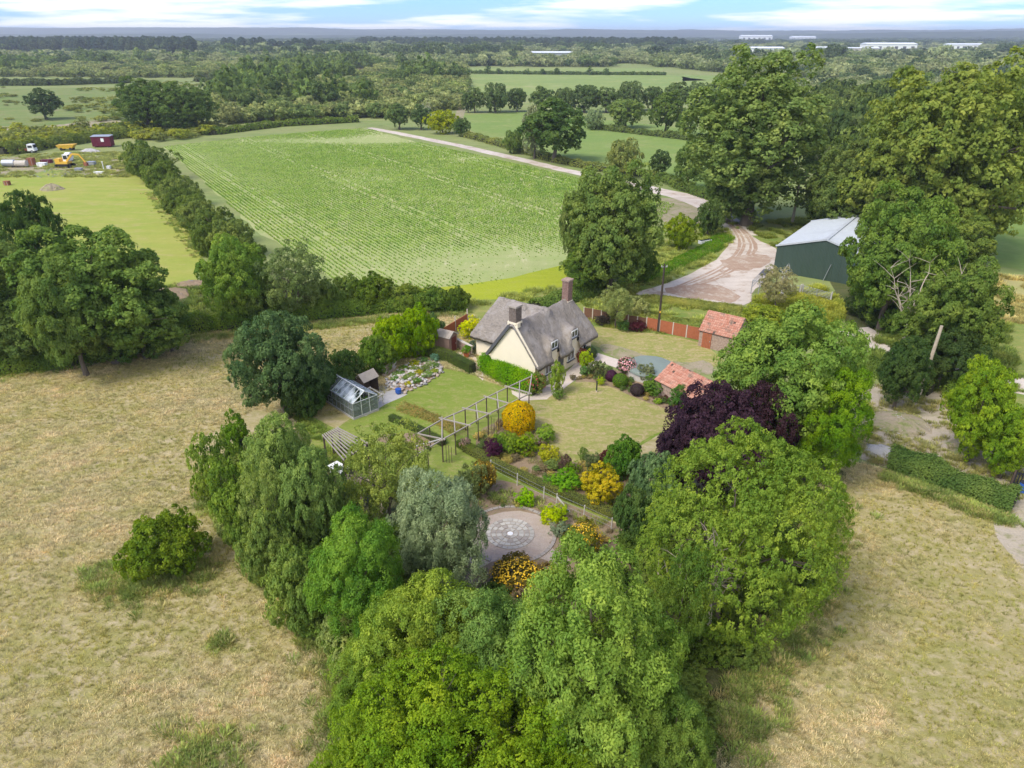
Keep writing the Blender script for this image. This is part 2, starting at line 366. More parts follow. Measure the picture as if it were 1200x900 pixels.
# ------------------------------------------------------------------ foliage generators
def unit(a): return a / (np.linalg.norm(a, axis=-1, keepdims=True) + 1e-9)
def rdir(rng, n): return unit(rng.normal(size=(n, 3)))
def leaf_quads(Cn, Nn, L, W, rng, fold=.12):
    n = len(Cn); t = unit(np.cross(Nn, rng.normal(size=(n, 3)))); b = np.cross(Nn, t)
    L = (L * rng.uniform(.7, 1.3, n))[:, None]; W = (W * rng.uniform(.7, 1.3, n))[:, None]
    v = np.stack([Cn - t * L / 2, Cn + b * W / 2 + Nn * L * fold, Cn + t * L / 2, Cn - b * W / 2 + Nn * L * fold], 1)
    return v.reshape(-1, 3), np.arange(4 * n).reshape(n, 4)
def crown_points(seed, R, Hc, nl, lobe_r, nclump, nleaf, clump_r, jit=.5, droop=0, up=.35, flat=0, base_cut=-.75, irr=1.0):
    """Foliage on clumps that sit on lobes that fill an ellipsoid of radius R and height Hc centred at z=0. Returns centres, normals, tint, lobe centres"""
    rng = np.random.default_rng(seed)
    E = np.array([R, R, Hc / 2])
    # lobes by best candidate
    lob = []
    while len(lob) < nl:
        c = rng.normal(size=(40, 3)); c = unit(c) * (rng.uniform(0.25, 1, 40) ** .45)[:, None] * (1 - lobe_r * .8)
        c = c[c[:, 2] > base_cut]
        if not len(c): continue
        if lob:
            d = np.min(np.linalg.norm(c[:, None] - np.array(lob)[None], axis=2), axis=1); lob.append(c[np.argmax(d)])
        else: lob.append(c[0])
    lob = np.array(lob); lr = lobe_r * rng.uniform(.7, 1.35, nl)
    az = np.arctan2(lob[:, 1], lob[:, 0]); wob = 1 + .13 * np.sin(az * 2 + seed) + .08 * np.sin(az * 5 + seed * 2 + lob[:, 2] * 4); lob = lob * (1 + irr * (wob * rng.uniform(.88, 1.1, nl) - 1))[:, None]
    # clumps
    K = nclump * 3; li = rng.integers(0, nl, K); d = rdir(rng, K); d[:, 2] = d[:, 2] + .25; d = unit(d)
    pc = lob[li] + d * (lr[li] * rng.uniform(.8, 1.05, K))[:, None]
    dd = np.linalg.norm(pc[:, None] - lob[None], axis=2) / lr[None]
    keep = (np.min(dd, axis=1) > .72); pc = pc[keep][:nclump]; d = d[keep][:nclump]
    n = len(pc); ctint = rng.uniform(0, 1, n)
    cr_ = clump_r * rng.uniform(.6, 1.4, n)
    cen = pc * E; rad = unit(pc / 1.0)
    cn = unit(d * .6 + rad * .5 + np.array([0, 0, up]))
    # leaves
    idx = np.repeat(np.arange(n), nleaf); m = len(idx)
    ld = unit(rdir(rng, m) + cn[idx] * .7)
    P = cen[idx] + ld * (cr_[idx] * rng.uniform(.35, 1.0, m) ** .5)[:, None] * np.array([1, 1, .8])
    if droop: P[:, 2] -= droop * rng.uniform(0, 1, m) ** 2 * cr_[idx] * 3
    N = unit(ld * .8 + cn[idx] * .6 + rng.normal(size=(m, 3)) * jit)
    t = np.clip(ctint[idx] * .6 + rng.uniform(0, 1, m) * .4, 0, 1)
    # a few stray leaves inside and outside
    return P, N, t, lob * E, rng
def make_trunk(seed, lobes, z0, base_r, Hc, lean=.2, nlimb=7):
    """z0: height of the crown centre over the ground; trunk from ground to near the top"""
    r = random.Random(seed); mb = MB(); top = z0 + Hc * .28
    pts = []; k = 6; ox = oy = 0
    for i in range(k + 1):
        t = i / k; pts.append(Vector((ox, oy, top * t))); ox += r.uniform(-lean, lean); oy += r.uniform(-lean, lean)
    mb.tube(pts, [base_r * (1.35 if i == 0 else 1) * (1 - .8 * i / k) for i in range(k + 1)], 8)
    ls = sorted([Vector(l) + Vector((0, 0, z0)) for l in lobes], key=lambda l: r.random())[:nlimb]
    for l in ls:
        t = min(.9, max(.25, (l.z / top) * .6)); i = t * k; a = pts[int(i)].lerp(pts[min(k, int(i) + 1)], i - int(i))
        mid = a.lerp(l, .5) + Vector((r.uniform(-.3, .3), r.uniform(-.3, .3), .1 * (l - a).length))
        rr = base_r * (1 - .75 * t) * .55
        mb.tube([a, mid, l], [rr, rr * .6, rr * .2], 5, False)
        for _ in range(2):
            e = l + Vector((r.uniform(-1, 1), r.uniform(-1, 1), r.uniform(-.3, 1))) * (Hc * .12); mb.tube([mid, e], [rr * .45, rr * .12], 4, False)
    return mb.mesh('trunk', M['bark'])
PROTO = {}
def proto(key, seed, R, Hc, clear, nl, lobe_r, nclump, nleaf, clump_r, L, W, jit=.5, droop=0, trunk_r=.22, **k):
    """clear: bare height under the crown"""
    P, N, t, lob, rng = crown_points(seed, R, Hc, nl, lobe_r, nclump, nleaf, clump_r, jit, droop, **k)
    v, f = leaf_quads(P, N, L, W, rng)
    z0 = clear + Hc / 2
    v[:, 2] += z0; v[:, 2] = np.maximum(v[:, 2], .05)
    PROTO[key] = dict(crown=arr_mesh('crown', v, f, LEAF, t), trunk=make_trunk(seed, lob, z0, trunk_r, Hc), R=R, H=clear + Hc, n=len(f))
# near, detailed
proto('ash_a', 11, 4.2, 9.5, 1.2, 40, .25, 1500, 56, .38, .17, .08, .45, .25, trunk_r=.25)
proto('ash_b', 12, 4.4, 7.5, 1.0, 36, .27, 1450, 56, .38, .17, .08, .45, .25, trunk_r=.25)
proto('ash_big', 13, 6.6, 12.0, 1.2, 52, .22, 1700, 44, .55, .29, .15, .5, .2, trunk_r=.35)
proto('broad_a', 21, 4.4, 7.0, .7, 44, .22, 1600, 32, .34, .2, .125, .6, trunk_r=.25)
proto('broad_b', 22, 5.5, 11.0, .8, 60, .2, 1800, 32, .42, .27, .18, .6, trunk_r=.35, base_cut=-.9)
proto('laurel', 31, 4.8, 7.8, .1, 120, .26, 6800, 18, .15, .12, .06, .5, trunk_r=.2, up=.6, irr=.12, base_cut=-.9)
proto('near_broad', 32, 5.4, 7.5, .7, 72, .19, 4200, 26, .24, .13, .075, .55, trunk_r=.25, up=.5)
proto('willow', 41, 3.6, 6.6, .4, 34, .25, 1700, 32, .26, .2, .06, .7, .5, trunk_r=.18)
proto('poplar', 51, 7.5, 22.5, 1.0, 90, .17, 2400, 22, .6, .4, .3, .6, trunk_r=.6, base_cut=-.95)
proto('poplar_b', 52, 9.5, 20.0, 1.0, 90, .18, 2600, 22, .65, .42, .3, .6, trunk_r=.6, base_cut=-.95)
# mid
proto('mid_a', 61, 4.5, 7.0, .9, 26, .26, 420, 24, .5, .4, .28, .6, trunk_r=.3)
proto('mid_b', 62, 4.5, 8.5, .9, 28, .25, 420, 24, .5, .4, .28, .6, trunk_r=.3)
proto('mid_c', 63, 4.5, 5.5, .2, 24, .28, 420, 22, .48, .36, .24, .6, trunk_r=.25)
proto('sparse', 64, 3.4, 6.0, 1.4, 24, .24, 560, 26, .36, .2, .1, .7, trunk_r=.16)
# shrubs
proto('shrub_a', 71, 1.6, 2.2, .0, 22, .3, 420, 24, .15, .12, .07, .6, trunk_r=.06, up=.5)
proto('shrub_b', 72, 1.5, 2.0, .0, 12, .36, 170, 24, .20, .2, .07, .7, .3, trunk_r=.06, up=.5)
proto('shrub_c', 73, 1.0, 1.3, .0, 9, .4, 130, 20, .13, .11, .08, .6, trunk_r=.04, up=.5)
proto('bramble', 74, 2.6, 3.0, .0, 32, .26, 850, 24, .21, .16, .1, .6, trunk_r=.06, up=.5)
# far, a few pixels each
proto('far_a', 81, 5, 9, .5, 9, .36, 34, 8, 1.3, 1.5, 1.2, .5, trunk_r=.3)
proto('far_b', 82, 5, 7.5, .3, 8, .38, 30, 8, 1.3, 1.5, 1.2, .5, trunk_r=.3)
proto('far_c', 83, 5, 6, .2, 8, .40, 30, 8, 1.3, 1.4, 1.1, .5, trunk_r=.3)
proto('fluffy', 84, 5, 7, .3, 14, .32, 90, 12, 1.0, .95, .7, .5, trunk_r=.3)
proto('fluffy_b', 85, 5, 5.5, .1, 13, .34, 90, 12, .95, .9, .65, .5, trunk_r=.3)
def conifer(key, seed, R, H, n, lw):
    rng = np.random.default_rng(seed); z = rng.uniform(.3, 1, n); r = np.sqrt(np.clip(1 - ((z - .62) / .385) ** 2, 0, 1)) * R * (.6 + .5 * rng.random(n)); a = rng.uniform(0, 6.283, n)
    P = np.stack([r * np.cos(a), r * np.sin(a), z * H], 1); N = unit(np.stack([np.cos(a), np.sin(a), .9 + 0 * a], 1) + rng.normal(size=(n, 3)) * .4)
    v, f = leaf_quads(P, N, lw, lw * .6, rng)
    tr = MB().tube([(0, 0, 0), (0, 0, H * .8)], [.35, .12], 6).mesh('trunk', M['bark'])
    PROTO[key] = dict(crown=arr_mesh('crown', v, f, LEAF, rng.random(n)), trunk=tr, R=R, H=H, n=n)
conifer('pine', 91, 4.5, 20, 420, 2.0)

VR = random.Random(5)
def plant(kind, name, x, y, H, R, color, label, cat, group=None, parts=True, rz=None):
    p = PROTO[kind]; s = R / p['R']; sz = H / p['H']; rz = VR.uniform(0, 6.28) if rz is None else rz
    root = thing(name, (x, y, 0), label, cat, group, rz)
    root.scale = (s, s * VR.uniform(.9, 1.1), sz)
    if R > 1.5: root.rotation_euler = (VR.uniform(-.07, .07), VR.uniform(-.07, .07), rz)
    c = link('crown' if R > 2.4 else 'foliage', p['crown'], root)
    c.color = (color[0], color[1], color[2], 1)
    if parts: link('trunk' if R > 2.4 else 'stem', p['trunk'], root)
    return root
LOG = []
def tree(kind, name, tx, ty, by, wpx, color, label, cat='tree', group=None, fudge=1.0):
    """tx, ty: sighting of the top; by: sighting row of the foot; wpx: crown width sighted"""
    if kind in ('bramble', 'shrub_a', 'shrub_b', 'shrub_c', 'laurel'):      # low and wide: its outline is an egg, not a point
        Hh = 2.0
        for _ in range(12):
            x, y, _z = G(tx, (ty + by) / 2, Hh / 2); sl = y * CP - (Hh / 2 - CH) * SP; R = wpx * sl / F / 2; d = math.atan2(CH - Hh / 2, y); e = (by - ty) * sl / F / 2
            Hh = 2 * math.sqrt(max(e * e - (R * math.sin(d)) ** 2, (.42 * R) ** 2)) / math.cos(d)
        LOG.append((name, tx, ty, round(Hh, 1), round(R, 1), round(x, 1), round(y, 1)))
        return plant(kind, name, x, y, Hh, R, color, label, cat, group)
    lo, hi = .3, 31.2
    for _ in range(40):
        Hh = (lo + hi) / 2; x, y, _z = G(tx, ty, Hh); f = y * CP + CH * SP; yb = 450 - F * (y * SP - CH * CP) / f
        if yb < by: lo = Hh
        else: hi = Hh
    x, y, _z = G(tx, ty, Hh); sl = y * CP - (Hh * .6 - CH) * SP
    R = wpx * sl / F / 2
    y -= 0
    LOG.append((name, tx, ty, round(Hh, 1), round(R, 1), round(x, 1), round(y, 1)))
    return plant(kind, name, x, y, Hh * fudge, R, color, label, cat, group)

# instanced masses by geometry nodes ("stuff")
_GN = {}
def scatter(name, P, S, T, sources, material, label=None, seed=0, rotx=None):
    """P (n,3) points, S (n,3) scale, T (n,3) colour, sources: objects whose meshes are repeated"""
    rng = np.random.default_rng(seed); n = len(P)
    me = bpy.data.meshes.new(name); me.vertices.add(n); me.vertices.foreach_set('co', np.asarray(P, np.float32).ravel())
    def at(nm, ty, arr, fld):
        a = me.attributes.new(nm, ty, 'POINT'); a.data.foreach_set(fld, np.asarray(arr).ravel())
    rot = np.zeros((n, 3), np.float32); rot[:, 2] = rng.uniform(0, 6.283, n)
    at('rot', 'FLOAT_VECTOR', rot, 'vector'); at('scl', 'FLOAT_VECTOR', np.asarray(S, np.float32), 'vector')
    col = np.ones((n, 4), np.float32); col[:, :3] = T; at('tint', 'FLOAT_COLOR', col, 'color')
    at('idx', 'INT', rng.integers(0, len(sources), n).astype(np.int32), 'value')
    me.update(); o = link(name, me)
    ng = bpy.data.node_groups.new(name, 'GeometryNodeTree')
    ng.interface.new_socket('Geometry', in_out='INPUT', socket_type='NodeSocketGeometry'); ng.interface.new_socket('Geometry', in_out='OUTPUT', socket_type='NodeSocketGeometry')
    gi = ng.nodes.new('NodeGroupInput'); go = ng.nodes.new('NodeGroupOutput')
    iop = ng.nodes.new('GeometryNodeInstanceOnPoints'); ng.links.new(gi.outputs[0], iop.inputs['Points'])
    g2i = ng.nodes.new('GeometryNodeGeometryToInstance')
    for s in sources:
        oi = ng.nodes.new('GeometryNodeObjectInfo'); oi.transform_space = 'ORIGINAL'; oi.inputs['Object'].default_value = s
        sm = ng.nodes.new('GeometryNodeSetMaterial'); ng.links.new(oi.outputs['Geometry'], sm.inputs[0]); sm.inputs['Material'].default_value = material
        ng.links.new(sm.outputs[0], g2i.inputs[0])
    ng.links.new(g2i.outputs[0], iop.inputs['Instance']); iop.inputs['Pick Instance'].default_value = True
    def na(nm, ty):
        q = ng.nodes.new('GeometryNodeInputNamedAttribute'); q.data_type = ty; q.inputs[0].default_value = nm; return q.outputs[0]
    ng.links.new(na('idx', 'INT'), iop.inputs['Instance Index'])
    e2r = ng.nodes.new('FunctionNodeEulerToRotation'); ng.links.new(na('rot', 'FLOAT_VECTOR'), e2r.inputs[0]); ng.links.new(e2r.outputs[0], iop.inputs['Rotation'])
    ng.links.new(na('scl', 'FLOAT_VECTOR'), iop.inputs['Scale'])
    ng.links.new(iop.outputs[0], go.inputs[0])
    md = o.modifiers.new('scatter', 'NODES'); md.node_group = ng
    if label: o['label'] = label
    o['kind'] = 'stuff'
    return o
def value_noise(X, Y, sc, seed):
    rng = np.random.default_rng(seed); g = rng.random((64, 64)); x = X / sc; y = Y / sc
    xi = np.floor(x).astype(int); yi = np.floor(y).astype(int); fx = x - xi; fy = y - yi; fx = fx * fx * (3 - 2 * fx); fy = fy * fy * (3 - 2 * fy)
    a = g[xi % 64, yi % 64]; b = g[(xi + 1) % 64, yi % 64]; c = g[xi % 64, (yi + 1) % 64]; d = g[(xi + 1) % 64, (yi + 1) % 64]
    return (a * (1 - fx) + b * fx) * (1 - fy) + (c * (1 - fx) + d * fx) * fy
def wood(name, px, spacing, R, H, pal, sources, seed, label, holes=None, hole_sc=60, world=None, excl=()):
    """R, H: (min, max) of crown radius and height; pal: list of colours"""
    Q = world or [G(x, y)[:2] for x, y in px]; A = np.array(Q); rng = np.random.default_rng(seed)
    xs = np.arange(A[:, 0].min(), A[:, 0].max(), spacing); ys = np.arange(A[:, 1].min(), A[:, 1].max(), spacing)
    X, Y = np.meshgrid(xs, ys); X = X.ravel() + rng.uniform(-.5, .5, X.size) * spacing; Y = Y.ravel() + rng.uniform(-.5, .5, Y.size) * spacing
    k = inpoly(X, Y, Q) & (np.abs(X) < Y * .8 + 30)
    for e in excl: k &= ~inpoly(X, Y, [G(x, y)[:2] for x, y in e])
    if holes is not None: k &= value_noise(X + 5000, Y, hole_sc, seed) > holes
    X, Y = X[k], Y[k]; n = len(X)
    q = rng.uniform(0, 1, n); r = R[0] + (R[1] - R[0]) * q; h = (H[0] + (H[1] - H[0]) * q) * rng.uniform(.85, 1.15, n)
    nv = value_noise(X + 9000, Y, 45, seed + 1); pi = np.clip((nv * .6 + rng.random(n) * .4) * len(pal), 0, len(pal) - 1).astype(int)
    T = np.array(pal)[pi] * rng.uniform(.8, 1.25, (n, 1))
    p0 = PROTO[sources[0]]
    S = np.stack([r / p0['R'], r / p0['R'], h / p0['H']], 1)
    return scatter(name, np.stack([X, Y, 0 * X], 1), S, T, [SRC[s] for s in sources], LEAF_I, label, seed)
SRC = {}
# ------------------------------------------------------------------ the setting: ground, fields, paths
def base_sheet():
    # one sheet out to the horizon
    v = [(-9900, -300, 0), (9900, -300, 0), (9900, 9900, 0), (-9900, 9900, 0)]
    tag(link('ground', arr_mesh('ground', v, [(0, 1, 2, 3)], M['base'])), kind='structure')
base_sheet()
MEADOW = [(-160, 30), (-160, 50), (-52, 62), (-38, 74), (-20, 88), (-8, 92), (4, 88), (20, 62), (30, 58), (40, 49), (60, 40), (80, 30), (80, -20), (-160, -20)]
MEADOW = [G(-60, 445)[:2], G(60, 428)[:2], G(180, 400)[:2], G(300, 374)[:2], G(400, 362)[:2], G(520, 362)[:2], G(560, 372)[:2], (2, 60), G(1020, 545)[:2], G(1100, 572)[:2], G(1215, 612)[:2], (75, 30), (75, -20), (-110, -20), (-110, 40)]
sheet('meadow', None, .004, M['meadow'], 3, .4, 2, world=MEADOW)
sheet('paddock_field', [(-60, 198), (60, 196), (150, 200), (175, 215), (235, 292), (232, 330), (180, 345), (100, 350), (-80, 350)], .004, M['paddock'], 4, .5, 3)
CROP = [(192, 172), (300, 160), (430, 150), (462, 160), (560, 182), (670, 207), (720, 222), (790, 240), (770, 262), (700, 290), (660, 311), (620, 324), (560, 334), (430, 342), (390, 330), (300, 268)]
sheet('crop_field', CROP, .004, M['soil'], 5, .6, 4)
sheet('field_margin', [(545, 334), (600, 326), (662, 309), (690, 305), (690, 335), (640, 352), (590, 362), (548, 356), (480, 358), (430, 342)], .008, M['strip'], 3, .3, 5)
sheet('green_field', [(536, 135), (620, 131), (700, 140), (870, 156), (870, 225), (800, 215), (745, 200), (690, 192), (620, 182), (560, 160)], .004, M['green'], 8, 1, 6)
sheet('far_green_field', [(546, 88), (640, 84), (780, 87), (850, 97), (835, 110), (800, 116), (700, 112), (556, 112), (548, 100)], .004, M['brightgreen'], 15, 2, 7)
sheet('far_green_field', [(545, 80), (780, 80), (770, 84.5), (640, 82.5), (546, 86)], .004, M['brightgreen'], 15, 2, 8)
sheet('straw_field', [(985, 118), (1040, 110), (1085, 108), (1100, 125), (1060, 131), (985, 131)], .004, M['straw'], 10, 1, 9)
sheet('straw_field', [(985, 96), (1100, 88), (1110, 93), (990, 103)], .004, M['straw'], 15, 1, 10)
sheet('straw_field', [(800, 88), (870, 89), (870, 93), (800, 95)], .004, M['brightgreen'], 15, 1, 11)
sheet('green_field', [(1160, 250), (1260, 255), (1260, 322), (1165, 312)], .004, M['green'], 5, 1, 12)
sheet('dry_field', [(1160, 322), (1270, 326), (1270, 385), (1150, 380)], .004, M['straw'], 4, 1, 13)
sheet('heath', [(-40, 105), (130, 102), (240, 110), (245, 140), (130, 152), (-40, 160)], .004, M['heath'], 10, 2, 14)
sheet('heath', [(-40, 95), (190, 93), (190, 99), (-40, 102)], .004, M['heath'], 10, 2, 15)
sheet('far_green_field', [(268, 62), (330, 61), (345, 63.5), (262, 65)], .004, M['straw'], 20, 3, 71)
sheet('far_green_field', [(930, 70), (1080, 69), (1100, 72), (920, 73)], .004, M['brightgreen'], 20, 3, 72)
sheet('far_green_field', [(700, 62), (800, 61.5), (800, 63.5), (690, 64)], .004, M['straw'], 20, 3, 73)
sheet('brown_heath', [(338, 82), (440, 80), (445, 89), (350, 92)], .004, M['brownheath'], 10, 2, 16)
sheet('bare_earth', [(0, 148), (40, 150), (120, 140), (150, 143), (120, 150), (60, 156), (0, 158)], .008, M['dirt'], 5, 1, 161)
sheet('bare_earth', [(-20, 186), (60, 182), (160, 186), (165, 204), (100, 207), (-20, 206)], .008, M['dirt'], 4, 1, 17)
# verge between garden fence, yard and crop
sheet('verge', [(430, 343), (560, 357), (690, 330), (700, 300), (790, 262), (850, 262), (872, 290), (830, 310), (750, 340), (760, 348), (870, 362), (905, 372), (830, 420), (700, 385), (560, 385)], .012, M['verge'], 3, .4, 18, smoothp=1)
sheet('verge', [(870, 262), (960, 262), (960, 282), (905, 290), (884, 278)], .012, M['verge'], 3, .4, 19)
# gravel
strip('gravel_track', [(430, 150), (450, 153), (470, 157), (540, 171), (610, 187), (668, 201), (720, 212), (770, 223), (805, 231), (832, 243), (852, 258), (872, 276)], [5, 4, 4, 4, 4, 4, 4, 5.5, 6, 5, 4.5, 6], .016, M['gravel'])
strip('gravel_track', [(548, 93), (546, 105), (542, 125), (536, 142)], [5, 4, 4, 4], .012, M['dirt'])
sheet('gravel_track', [(770, 232), (800, 234), (822, 240), (820, 262), (790, 268), (772, 256)], .012, M['dirt'], 3, .5, 20)
sheet('gravel_yard', [(858, 262), (872, 270), (886, 281), (905, 287), (915, 300), (908, 322), (896, 330), (885, 342), (880, 358), (846, 358), (800, 352), (742, 347), (752, 340), (800, 326), (832, 308), (852, 293), (856, 278)], .020, M['gravel'], 2.5, .35, 21, smoothp=1)
sheet('mud', [(775, 340), (800, 334), (835, 332), (868, 345), (862, 356), (835, 352), (800, 348)], .024, M['mud'], 1.2, .3, 215, smoothp=1)
sheet('mud', [(845, 303), (880, 298), (905, 300), (900, 312), (868, 318), (846, 314)], .024, M['mud'], 1.2, .35, 216, smoothp=1)
strip('lane', [(1000, 385), (1030, 403), (1062, 420), (1100, 432), (1140, 446), (1190, 452), (1260, 462)], [4.5, 4.2, 4.2, 4.2, 4.2, 4.2, 4.2], .016, M['gravel'])
sheet('rough_yard', [(1000, 455), (1060, 450), (1120, 462), (1200, 500), (1260, 540), (1260, 640), (1215, 612), (1100, 566), (1015, 540), (990, 510)], .012, M['palegravel'], 2, .4, 22)
sheet('bare_earth', [(1155, 600), (1200, 598), (1240, 620), (1260, 690), (1215, 682), (1170, 640)], .020, M['palegravel'], 1.5, .3, 23, smoothp=1)
sheet('undergrowth', [(1020, 395), (1090, 370), (1230, 380), (1260, 520), (1190, 520), (1120, 468), (1060, 440)], .010, M['verge'], 2, .3, 231)
for k_, off_ in enumerate((0, 6, 15, 21)): strip('wheel_rut', [(826 + off_ * .3, 240), (850 + off_ * .4, 258), (866 + off_ * .6, 275), (868 + off_, 292), (850 + off_, 310), (815 + off_ * 1.2, 328), (780 + off_, 340)], [.35, .4, .5, .5, .5, .45, .3], .028, M['mud'], 60 + k_, .12)
# garden
LAWN = [(352, 482), (395, 503), (440, 470), (505, 428), (556, 440), (600, 458), (640, 462), (668, 448), (700, 447), (800, 486), (790, 500), (745, 525), (770, 590), (735, 615), (640, 590), (560, 560), (490, 570), (380, 570), (340, 530)]
LW = [G(x, y)[:2] for x, y in LAWN]
sheet('lawn', LAWN, .008, M['lawn'], 1.5, .15, 24)
sheet('dry_lawn', [(602, 470), (628, 466), (668, 448), (700, 447), (740, 462), (800, 486), (790, 500), (745, 520), (700, 545), (660, 548), (630, 520), (600, 500)], .012, M['drylawn'], 1, .15, 25, smoothp=1)
sheet('back_lawn', [(690, 382), (770, 391), (822, 402), (850, 425), (800, 440), (735, 418), (690, 402)], .016, M['drylawn'], 2, .2, 26)
sheet('bare_earth', [(705, 402), (735, 408), (770, 422), (800, 425), (830, 422), (840, 440), (790, 438), (730, 424), (700, 410)], .020, M['dirt'], 1, .2, 27, smoothp=1)
sheet('hay_strip', [(545, 375), (600, 380), (560, 400), (500, 402), (470, 385), (500, 368)], .016, M['meadow'], 1.5, .2, 28)
sheet('kitchen_garden', [(500, 405), (560, 392), (600, 400), (600, 440), (556, 440), (505, 428)], .014, M['verge'], 1, .1, 281)
sheet('paving', [(596, 440), (628, 457), (650, 448), (690, 412), (702, 414), (742, 427), (738, 437), (702, 424), (676, 444), (660, 456), (640, 468), (612, 470), (600, 462)], .020, M['paving'], .8, .06, 29)
sheet('paving', [(536, 412), (556, 416), (566, 434), (566, 446), (556, 437), (548, 426), (530, 420)], .020, M['paving'], .8, .06, 30)
sheet('concrete_yard', [(415, 466), (448, 452), (472, 457), (478, 462), (452, 474), (428, 488), (400, 484)], .016, M['concrete'], .8, .05, 31)
sheet('flower_bed', [(668, 448), (700, 430), (760, 440), (840, 470), (810, 490), (760, 472), (712, 452), (690, 447)], .016, M['bed'], .8, .1, 32, smoothp=1)
sheet('flower_bed', [(560, 505), (585, 492), (620, 495), (640, 520), (665, 545), (710, 538), (760, 560), (745, 598), (700, 590), (650, 570), (600, 550), (556, 530)], .016, M['bed'], .8, .12, 33, smoothp=1)
sheet('flower_bed', [(430, 512), (500, 505), (520, 512), (500, 530), (470, 525)], .016, M['bed'], .8, .12, 34, smoothp=1)
sheet('lower_garden', [(540, 560), (600, 565), (680, 595), (735, 620), (740, 700), (640, 720), (540, 700), (510, 620)], .012, M['bed'], .8, .12, 35)
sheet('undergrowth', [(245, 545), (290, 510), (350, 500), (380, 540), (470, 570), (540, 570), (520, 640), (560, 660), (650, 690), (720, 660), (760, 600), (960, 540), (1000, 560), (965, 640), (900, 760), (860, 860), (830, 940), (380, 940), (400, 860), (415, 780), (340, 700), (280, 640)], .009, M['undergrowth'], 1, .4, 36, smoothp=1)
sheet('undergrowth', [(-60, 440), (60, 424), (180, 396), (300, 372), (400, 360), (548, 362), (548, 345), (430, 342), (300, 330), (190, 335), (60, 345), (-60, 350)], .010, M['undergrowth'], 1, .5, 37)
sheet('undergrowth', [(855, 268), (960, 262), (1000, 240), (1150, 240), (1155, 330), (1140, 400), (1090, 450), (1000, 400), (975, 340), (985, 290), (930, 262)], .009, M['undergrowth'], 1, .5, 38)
# the round stone patio
sheet('patio_gravel', [(552, 632), (562, 608), (600, 597), (640, 606), (654, 625), (640, 640), (672, 655), (660, 664), (625, 652), (580, 655), (560, 668), (548, 655)], .016, M['pinkgravel'], .8, .08, 39, smoothp=1)
def patio():
    c = V(598, 625.5); root = thing('round_patio', (c.x, c.y, .02), 'round patio of pale stones laid in rings on pink gravel', 'patio')
    r = random.Random(4); ms = [simple('ring_stone_' + n_, col, .9, .2, 3, .3) for n_, col in (('a', (.4, .37, .32)), ('b', (.47, .44, .38)), ('c', (.33, .29, .25)))]
    MB().tube([(0, 0, 0), (0, 0, .03)], [.22, .2], 10).build('centre_stone', M['white'], root)
    rings = [(.3, .58, 8), (.64, 1.0, 14), (1.06, 1.36, 20), (1.42, 1.72, 26)]
    for a, b, n in rings:
        for i in range(n):
            t0, t1 = 2 * math.pi * (i + .05) / n, 2 * math.pi * (i + .95) / n; z = .035 + r.uniform(-.006, .008)
            pts = [(q * math.cos(t), q * math.sin(t)) for q, t in ((a, t0), (b, t0), (b, t1), (a, t1))]
            MB().quad8([(x, y, -.01) for x, y in pts] + [(x, y, z) for x, y in pts]).build('ring_stone', r.choice(ms), root)
    n = 44
    for i in range(n):
        if 30 <= i <= 34: continue
        t0, t1 = 2 * math.pi * (i + .04) / n, 2 * math.pi * (i + .96) / n; z = .06 + r.uniform(-.01, .012)
        pts = [(q * math.cos(t), q * math.sin(t)) for q, t in ((3.05, t0), (3.3, t0), (3.3, t1), (3.05, t1))]
        MB().quad8([(x, y, -.01) for x, y in pts] + [(x, y, z) for x, y in pts]).build('edging_brick', ms[2], root)
patio()
def hills():
    rng = np.random.default_rng(3)
    for nm, y0, y1, hh, seed, dip in (('hill', 5200, 8200, 78, 7, .0), ('hill', 3800, 5000, 40, 9, .5)):
        nx, ny = 260, 22; xs = np.linspace(-8000, 8000, nx); ys = np.linspace(y0, y1, ny); X, Y = np.meshgrid(xs, ys)
        t = (Y - y0) / (y1 - y0); prof = np.sin(np.clip(t * 1.15, 0, 1) * math.pi / 2)
        n = value_noise(X + 20000, Y, 1500, seed) * .5 + value_noise(X + 20000, Y, 420, seed + 1) * .3
        if dip: env = np.clip(n - .12, 0, 1) * 1.9
        else: env = .5 + n * .75 + .22 * np.exp(-((X + 3500) / 1900) ** 2) - .1 * np.exp(-((X + 300) / 900) ** 2)
        Z = hh * prof * env + value_noise(X + 20000, Y, 60, seed + 2) * 9 - 12 * (1 - prof)
        v = np.stack([X, Y, Z], 2).reshape(-1, 3); i = np.arange(nx * ny).reshape(ny, nx)
        f = np.stack([i[:-1, :-1], i[:-1, 1:], i[1:, 1:], i[1:, :-1]], 2).reshape(-1, 4)
        tag(link(nm, arr_mesh(nm, v, f, M['hill'])), kind='structure')
hills()

